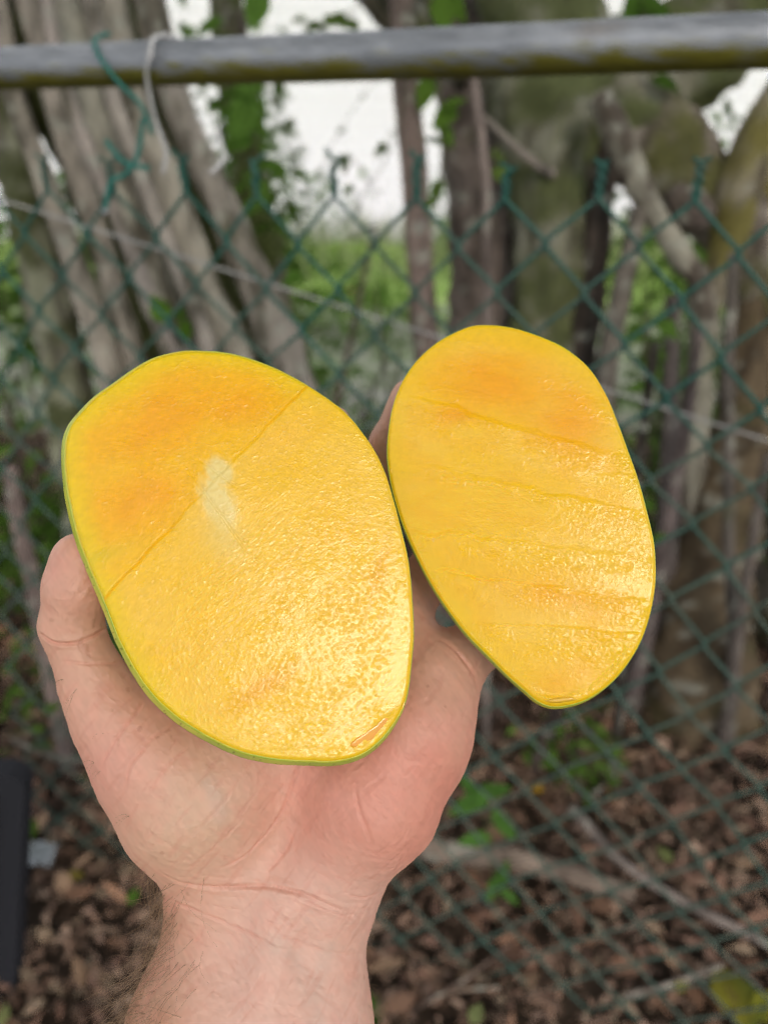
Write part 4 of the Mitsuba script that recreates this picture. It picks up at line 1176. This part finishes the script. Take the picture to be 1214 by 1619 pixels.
def surface_nets(fn, lo, hi, step, coarse=6):
    """A closed surface of fn = 0 on a regular grid (naive surface nets); fine values only near the surface."""
    n = np.ceil((hi - lo) / step).astype(int) // coarse * coarse + coarse + 1
    ax = [lo[k] + np.arange(0, n[k], coarse) * step for k in range(3)]
    C = np.stack(np.meshgrid(*ax, indexing='ij'), -1)
    cv = fn(C.reshape(-1, 3)).reshape(C.shape[:3])
    full = ndimage.zoom(cv, [(n[k]) / cv.shape[k] for k in range(3)], order=1, grid_mode=False)[:n[0], :n[1], :n[2]]
    near = np.abs(full) < step * coarse * 1.1
    idx = np.argwhere(near)
    full[near] = fn(lo + idx * step)
    s = full < 0
    a = s[:-1, :-1, :-1]
    act = np.zeros(a.shape, bool)
    corners = [(i, j, k) for i in (0, 1) for j in (0, 1) for k in (0, 1)]
    sh = [s[i:i + a.shape[0], j:j + a.shape[1], k:k + a.shape[2]] for i, j, k in corners]
    tot = sum(x.astype(np.int8) for x in sh)
    act = (tot > 0) & (tot < 8)
    cells = np.argwhere(act)
    vals = np.stack([full[cells[:, 0] + i, cells[:, 1] + j, cells[:, 2] + k] for i, j, k in corners], 1)
    acc, cnt = np.zeros((len(cells), 3)), np.zeros(len(cells))
    ca = np.array(corners, float)
    for p in range(8):
        for q in range(p + 1, 8):
            if np.abs(ca[p] - ca[q]).sum() != 1: continue
            va, vb = vals[:, p], vals[:, q]
            m = (va < 0) != (vb < 0)
            t = np.where(m, va / np.where(va == vb, 1, va - vb), 0)
            acc += np.where(m[:, None], ca[p] + t[:, None] * (ca[q] - ca[p]), 0); cnt += m
    v = lo + (cells + acc / cnt[:, None]) * step
    ids = np.full(a.shape, -1); ids[tuple(cells.T)] = np.arange(len(cells))
    faces = []
    for ax_ in range(3):
        b, c = (ax_ + 1) % 3, (ax_ + 2) % 3
        sl0 = [slice(1, -1)] * 3; sl1 = [slice(1, -1)] * 3
        sl1[ax_] = slice(2, None); sl0[ax_] = slice(1, -1)
        e = np.argwhere(s[tuple(sl0)] != s[tuple(sl1)]) + 1
        ins = s[tuple(e.T)]
        eb, ec = np.zeros(3, int), np.zeros(3, int); eb[b] = 1; ec[c] = 1
        ok = (e < np.array(a.shape)).all(1); e, ins = e[ok], ins[ok]
        q = np.stack([ids[tuple(e.T)], ids[tuple((e - eb).T)], ids[tuple((e - eb - ec).T)], ids[tuple((e - ec).T)]], 1)
        good = (q >= 0).all(1); q, ins = q[good], ins[good]
        q[~ins] = q[~ins][:, ::-1]
        faces.append(q)
    return v, np.vstack(faces)


def smooth_normals(v, f):
    return meshkit.arrays((v, f), True)[2]


def laplace(v, f, it, lam=.5):
    q = f
    e = np.vstack([q[:, [0, 1]], q[:, [1, 2]], q[:, [2, 0]]] if q.shape[1] == 3 else [q[:, [0, 1]], q[:, [1, 2]], q[:, [2, 3]], q[:, [3, 0]]])
    e = np.vstack([e, e[:, ::-1]])
    A_ = sparse.coo_matrix((np.ones(len(e)), (e[:, 0], e[:, 1])), shape=(len(v), len(v))).tocsr()
    A_.data[:] = 1
    dg = np.maximum(np.asarray(A_.sum(1)).ravel(), 1)
    for i in range(it):
        v = v + lam * ((A_ @ v) / dg[:, None] - v)
        v = v - lam * 1.04 * ((A_ @ v) / dg[:, None] - v) if i % 2 else v
    return v


HV, HF = surface_nets(hand_sdf, np.array([-.185, -.47, .10]), np.array([.095, .065, .36]), .00095)
HF = np.vstack([HF[:, [0, 1, 2]], HF[:, [0, 2, 3]]])
HV = laplace(HV, HF, 4)
hn = smooth_normals(HV, HF)
cen = HV[HF].mean(1); facing = (hn[HF].mean(1) * cen).sum(1) / np.linalg.norm(cen, axis=1)
fine_faces = np.argwhere((facing < .45) & (cen[:, 1] > -.20) & ((cen[:, 1] < .0) | (cen[:, 0] < -.085))).ravel()
HV, HF = trimesh.remesh.subdivide(HV, HF, face_index=fine_faces)
HV, HF = np.array(HV), np.array(HF)
HV = laplace(HV, HF, 2)
hn = smooth_normals(HV, HF)
front = cKDTree(HV)


def on_skin(px, py):
    """The point of the hand's surface seen at a pixel (camera's axes)."""
    d = unit(cp(px, py, 1.0))
    t = np.arange(.18, .34, .0004)
    q = d * t[:, None]
    s = hand_sdf(q)
    i = np.argmax(s < 0) if (s < 0).any() else np.argmin(s)
    return q[i]


CREASES = [  # (points, depth mm, width mm, redness)
    ([(252, 1380), (285, 1396), (330, 1402), (385, 1402), (430, 1403), (480, 1415), (530, 1436), (580, 1456)], 1.15, 1.7, .35),
    ([(262, 1418), (290, 1432), (340, 1452), (400, 1478), (440, 1502)], .45, 1.2, .4),
    ([(470, 1420), (510, 1436), (548, 1450), (560, 1458)], .35, 1.0, .3),
    ([(440, 1478), (500, 1500), (560, 1512)], .25, 1.2, .2),
    ([(472, 1205), (462, 1240), (446, 1282), (415, 1325), (380, 1357), (350, 1372)], .65, 1.1, .6),
    ([(470, 1305), (455, 1340), (436, 1365), (420, 1382)], .35, 1.3, .6),
    ([(560, 1240), (568, 1280), (578, 1305), (590, 1338)], .45, 1.5, .5),
    ([(552, 1416), (575, 1420), (602, 1412)], .45, 1.0, .5),
    ([(62, 1002), (85, 1016), (118, 1017), (145, 1006), (172, 992)], 1.1, 1.2, .6),
    ([(100, 1046), (140, 1050), (190, 1050)], .35, 1.1, .4),
    ([(122, 1012), (130, 1030), (150, 1040)], .25, .9, .3),
    ([(160, 1215), (176, 1182), (190, 1160), (215, 1128), (228, 1108)], .5, 1.2, .5),
    ([(196, 1262), (205, 1214), (225, 1186), (243, 1166), (275, 1148)], .55, 1.2, .5),
    ([(232, 1262), (262, 1215), (300, 1180)], .28, 1.2, .4),
    ([(290, 1330), (340, 1285), (372, 1240), (392, 1216)], .22, 1.3, .3),
    ([(300, 1372), (350, 1330), (395, 1280)], .2, 1.2, .3),
    ([(692, 1010), (720, 1030), (745, 1062), (756, 1090)], .5, 1.5, .4),
    ([(640, 1345), (625, 1380), (606, 1410)], .25, 1.3, .3),
]
disp = np.zeros(len(HV)); red = np.zeros(len(HV))
for ci, (pts, dep, wid, rd) in enumerate(CREASES):
    pl_ = spline([(x, y) for x, y in pts], 60)
    P3 = np.array([on_skin(x, y) for x, y in pl_])
    dist, idx = cKDTree(P3).query(HV)
    tt = idx / 59
    env = np.clip(np.minimum(tt, 1 - tt) * 5 + .15, 0, 1) * (.7 + .6 * meshkit.noise(np.stack([tt * 9, 0 * tt + ci, 0 * tt], -1), 3))
    wj = wid * mm_ * .42
    disp -= dep * mm_ * env * np.exp(-(dist / wj) ** 2) * .7
    disp += dep * mm_ * .25 * env * np.exp(-((dist - 2.3 * wj) / (1.6 * wj)) ** 2)
    red = np.maximum(red, rd * env * np.exp(-(dist / (wj * 1.5)) ** 2))
big = meshkit.fbm(HV * 60, 3, 5)
fine = meshkit.fbm(HV * 420, 2, 6)
disp += (big - .5) * .0011 + (fine - .5) * .00026
# palm skin: shallow furrows that follow the folds of the palm, and pores
e1_, e2_ = unit(np.array([.62, .78, 0])), unit(np.array([-.78, .62, 0]))
warp = .004 * (meshkit.fbm(HV * 45, 2, 55) - .5)
fur = meshkit.fbm(np.stack([(HV @ e2_ + warp) * 620, (HV @ e1_) * 85, HV[:, 2] * 120], -1), 2, 51)
fur2 = meshkit.fbm(np.stack([(HV @ e1_ + warp) * 560, (HV @ e2_) * 120, HV[:, 2] * 120], -1), 2, 52)
pore = meshkit.noise(HV * 900, 53)
furrow = sstep(.40, .28, fur) + .7 * sstep(.38, .26, fur2)
disp += -.00011 * furrow + .00009 * (pore - .5)
# fine wrinkles across the inner wrist and the forearm
wr_ = np.exp(-((HV[:, 1] + .142) / .035) ** 2)
dirv = HV @ unit(np.array([.30, 1.0, 0]))
disp += wr_ * .00016 * (meshkit.fbm(np.stack([HV[:, 0] * 90, dirv * 900, HV[:, 2] * 90], -1), 2, 9) - .5) * 2
HV = HV + hn * disp[:, None]
hn = smooth_normals(HV, HF)


def spot(px, py, z, r):
    return np.exp(-(np.linalg.norm(HV - cp(px, py, z), axis=1) / r) ** 2)


m1, m2, m3 = meshkit.fbm(HV * 95, 3, 15), meshkit.fbm(HV * 300, 2, 16), meshkit.fbm(HV * 38, 3, 17)
col = np.repeat(np.array([[.620, .342, .240]]), len(HV), 0)


def tint(c, w):
    global col
    w = np.clip(w, 0, 1)[:, None]
    col = col * (1 - w) + np.asarray(c)[None] * w


tint((.640, .270, .195), .95 * np.clip(spot(570, 1300, .262, .030) + .8 * spot(650, 1230, .265, .026) + .5 * spot(520, 1230, .268, .022), 0, 1) * (.55 + .9 * m1))       # flushed heel of the hand
tint((.585, .385, .255), .8 * np.clip(spot(300, 1300, .256, .024), 0, 1) * (.5 + m1))                                     # yellower ball of the thumb
tint((.650, .300, .235), .75 * spot(190, 1210, .262, .018) + .5 * spot(120, 900, .262, .012))
tint((.665, .420, .335), .8 * np.clip(spot(510, 1480, .262, .030) + spot(470, 1590, .252, .034), 0, 1) * (.6 + .8 * m3))    # pale inner wrist
tan_and_shade = sstep(-.058, -.078, HV[:, 0] + .12 * (HV[:, 1] + .15) + .012 * (m3 - .5)) * sstep(-.128, -.148, HV[:, 1])
tint((.400, .210, .125), .9 * tan_and_shade * (.7 + .6 * m1))                                                                       # sun-tanned hairy side, darkened further to hold its shading
tint((.600, .200, .140), .55 * red)
vein = np.zeros(len(HV))
for pts in ([(520, 1500), (500, 1560), (505, 1640)], [(430, 1490), (470, 1520), (490, 1580)], [(330, 1240), (350, 1290)]):
    P3 = np.array([on_skin(x, y) for x, y in spline(pts, 30)])
    vein = np.maximum(vein, np.exp(-(cKDTree(P3).query(HV)[0] / .0028) ** 2))
tint((.46, .36, .29), .35 * vein)
mott = sstep(.45, .7, m2) * .5 + sstep(.5, .75, m1) * .5
col = col * (.95 + .09 * m2)[:, None]
col = col * (1 - .22 * mott[:, None]) + np.array([.62, .23, .17]) * .22 * mott[:, None]
print_ = meshkit.fbm(np.stack([(HV @ unit(np.array([.8, .6, 0]))) * 900, (HV @ unit(np.array([-.6, .8, 0]))) * 210, HV[:, 2] * 300], -1), 2, 31)
col = col * (.93 + .14 * print_)[:, None]
tint((.54, .22, .16), .22 * furrow)
freck = sstep(.86, .93, meshkit.noise(HV * 330, 23)) * sstep(.5, .7, meshkit.noise(HV * 60, 24))
tint((.40, .17, .11), .4 * freck)
person = thing('person', 'bare left hand and hairy forearm of a person holding both mango halves', 'person')
HW = EYE + HV @ M.T
scene[person] = mikit.ply((HW, HF), 'skin', smooth=True, color=np.clip(col, .02, .9))

# body hair: along the thumb side of the forearm and wrist
r = np.random.default_rng(91)
ms, count = [], 0
vis = (HV[:, 1] < -.122) & (HV[:, 1] > -.21)
edge = vis & (HV[:, 0] < -.060)
cand = np.argwhere(edge).ravel()
wgt = np.where(hn[cand, 0] < -.5, 1.0, .38) * np.clip((-hn[cand, 2] + .75) / .5, .03, 1) * np.clip((-.056 - HV[cand, 0] - .10 * (HV[cand, 1] + .15)) / .015, .02, 1)
cand = r.choice(cand, 520, p=wgt / wgt.sum(), replace=False)
for i in cand:
    b, n_ = HV[i], hn[i]
    L_ = r.uniform(.009, .025)
    flow = unit(np.array([-.45 + r.normal(0, .35), -.85 + r.normal(0, .35), r.normal(0, .35)]))
    flow = unit(flow - n_ * np.dot(flow, n_))
    bend = unit(np.cross(n_, flow) * r.normal(0, 1) + n_ * r.uniform(-.3, .6))
    t = np.linspace(0, 1, 9)[:, None]
    q = b + n_ * (L_ * (.75 * t - .35 * t**2)) * r.uniform(.4, 1.3) + flow * L_ * t * .8 + bend * L_ * .30 * t**2 * r.uniform(.2, 1.5)
    wv = np.cross(flow, n_)
    q = q + wv * (L_ * .06 * np.sin(t * r.uniform(3, 8) + r.uniform(0, 6)) * t)
    rad = np.linspace(.000062, .000025, 9) * r.uniform(.7, 1.25)
    ms.append(tube(EYE + q @ M.T, rad, 3, cap=False))
for x, y in [(165, 1160), (150, 1205), (120, 1090), (100, 1075), (205, 1290), (160, 1220), (590, 1500), (584, 1560), (582, 1590)]:
    b = HV[front.query(on_skin(x, y))[1]]
    for q_ in range(3):
        t = np.linspace(0, 1, 7)[:, None]
        s_ = 1 if x > 400 else -1
        q = b + np.array([s_ * .7, -.2 + r.normal(0, .4), .5 * r.normal()]) * .006 * t + np.array([0, -.004, 0]) * t**2
        ms.append(tube(EYE + q @ M.T, np.linspace(.00004, .000015, 7), 3, cap=False))
put(person, 'arm_hair', join(ms), 'hair', kind='stuff', label='fair brown curly hair along the thumb side of the forearm')
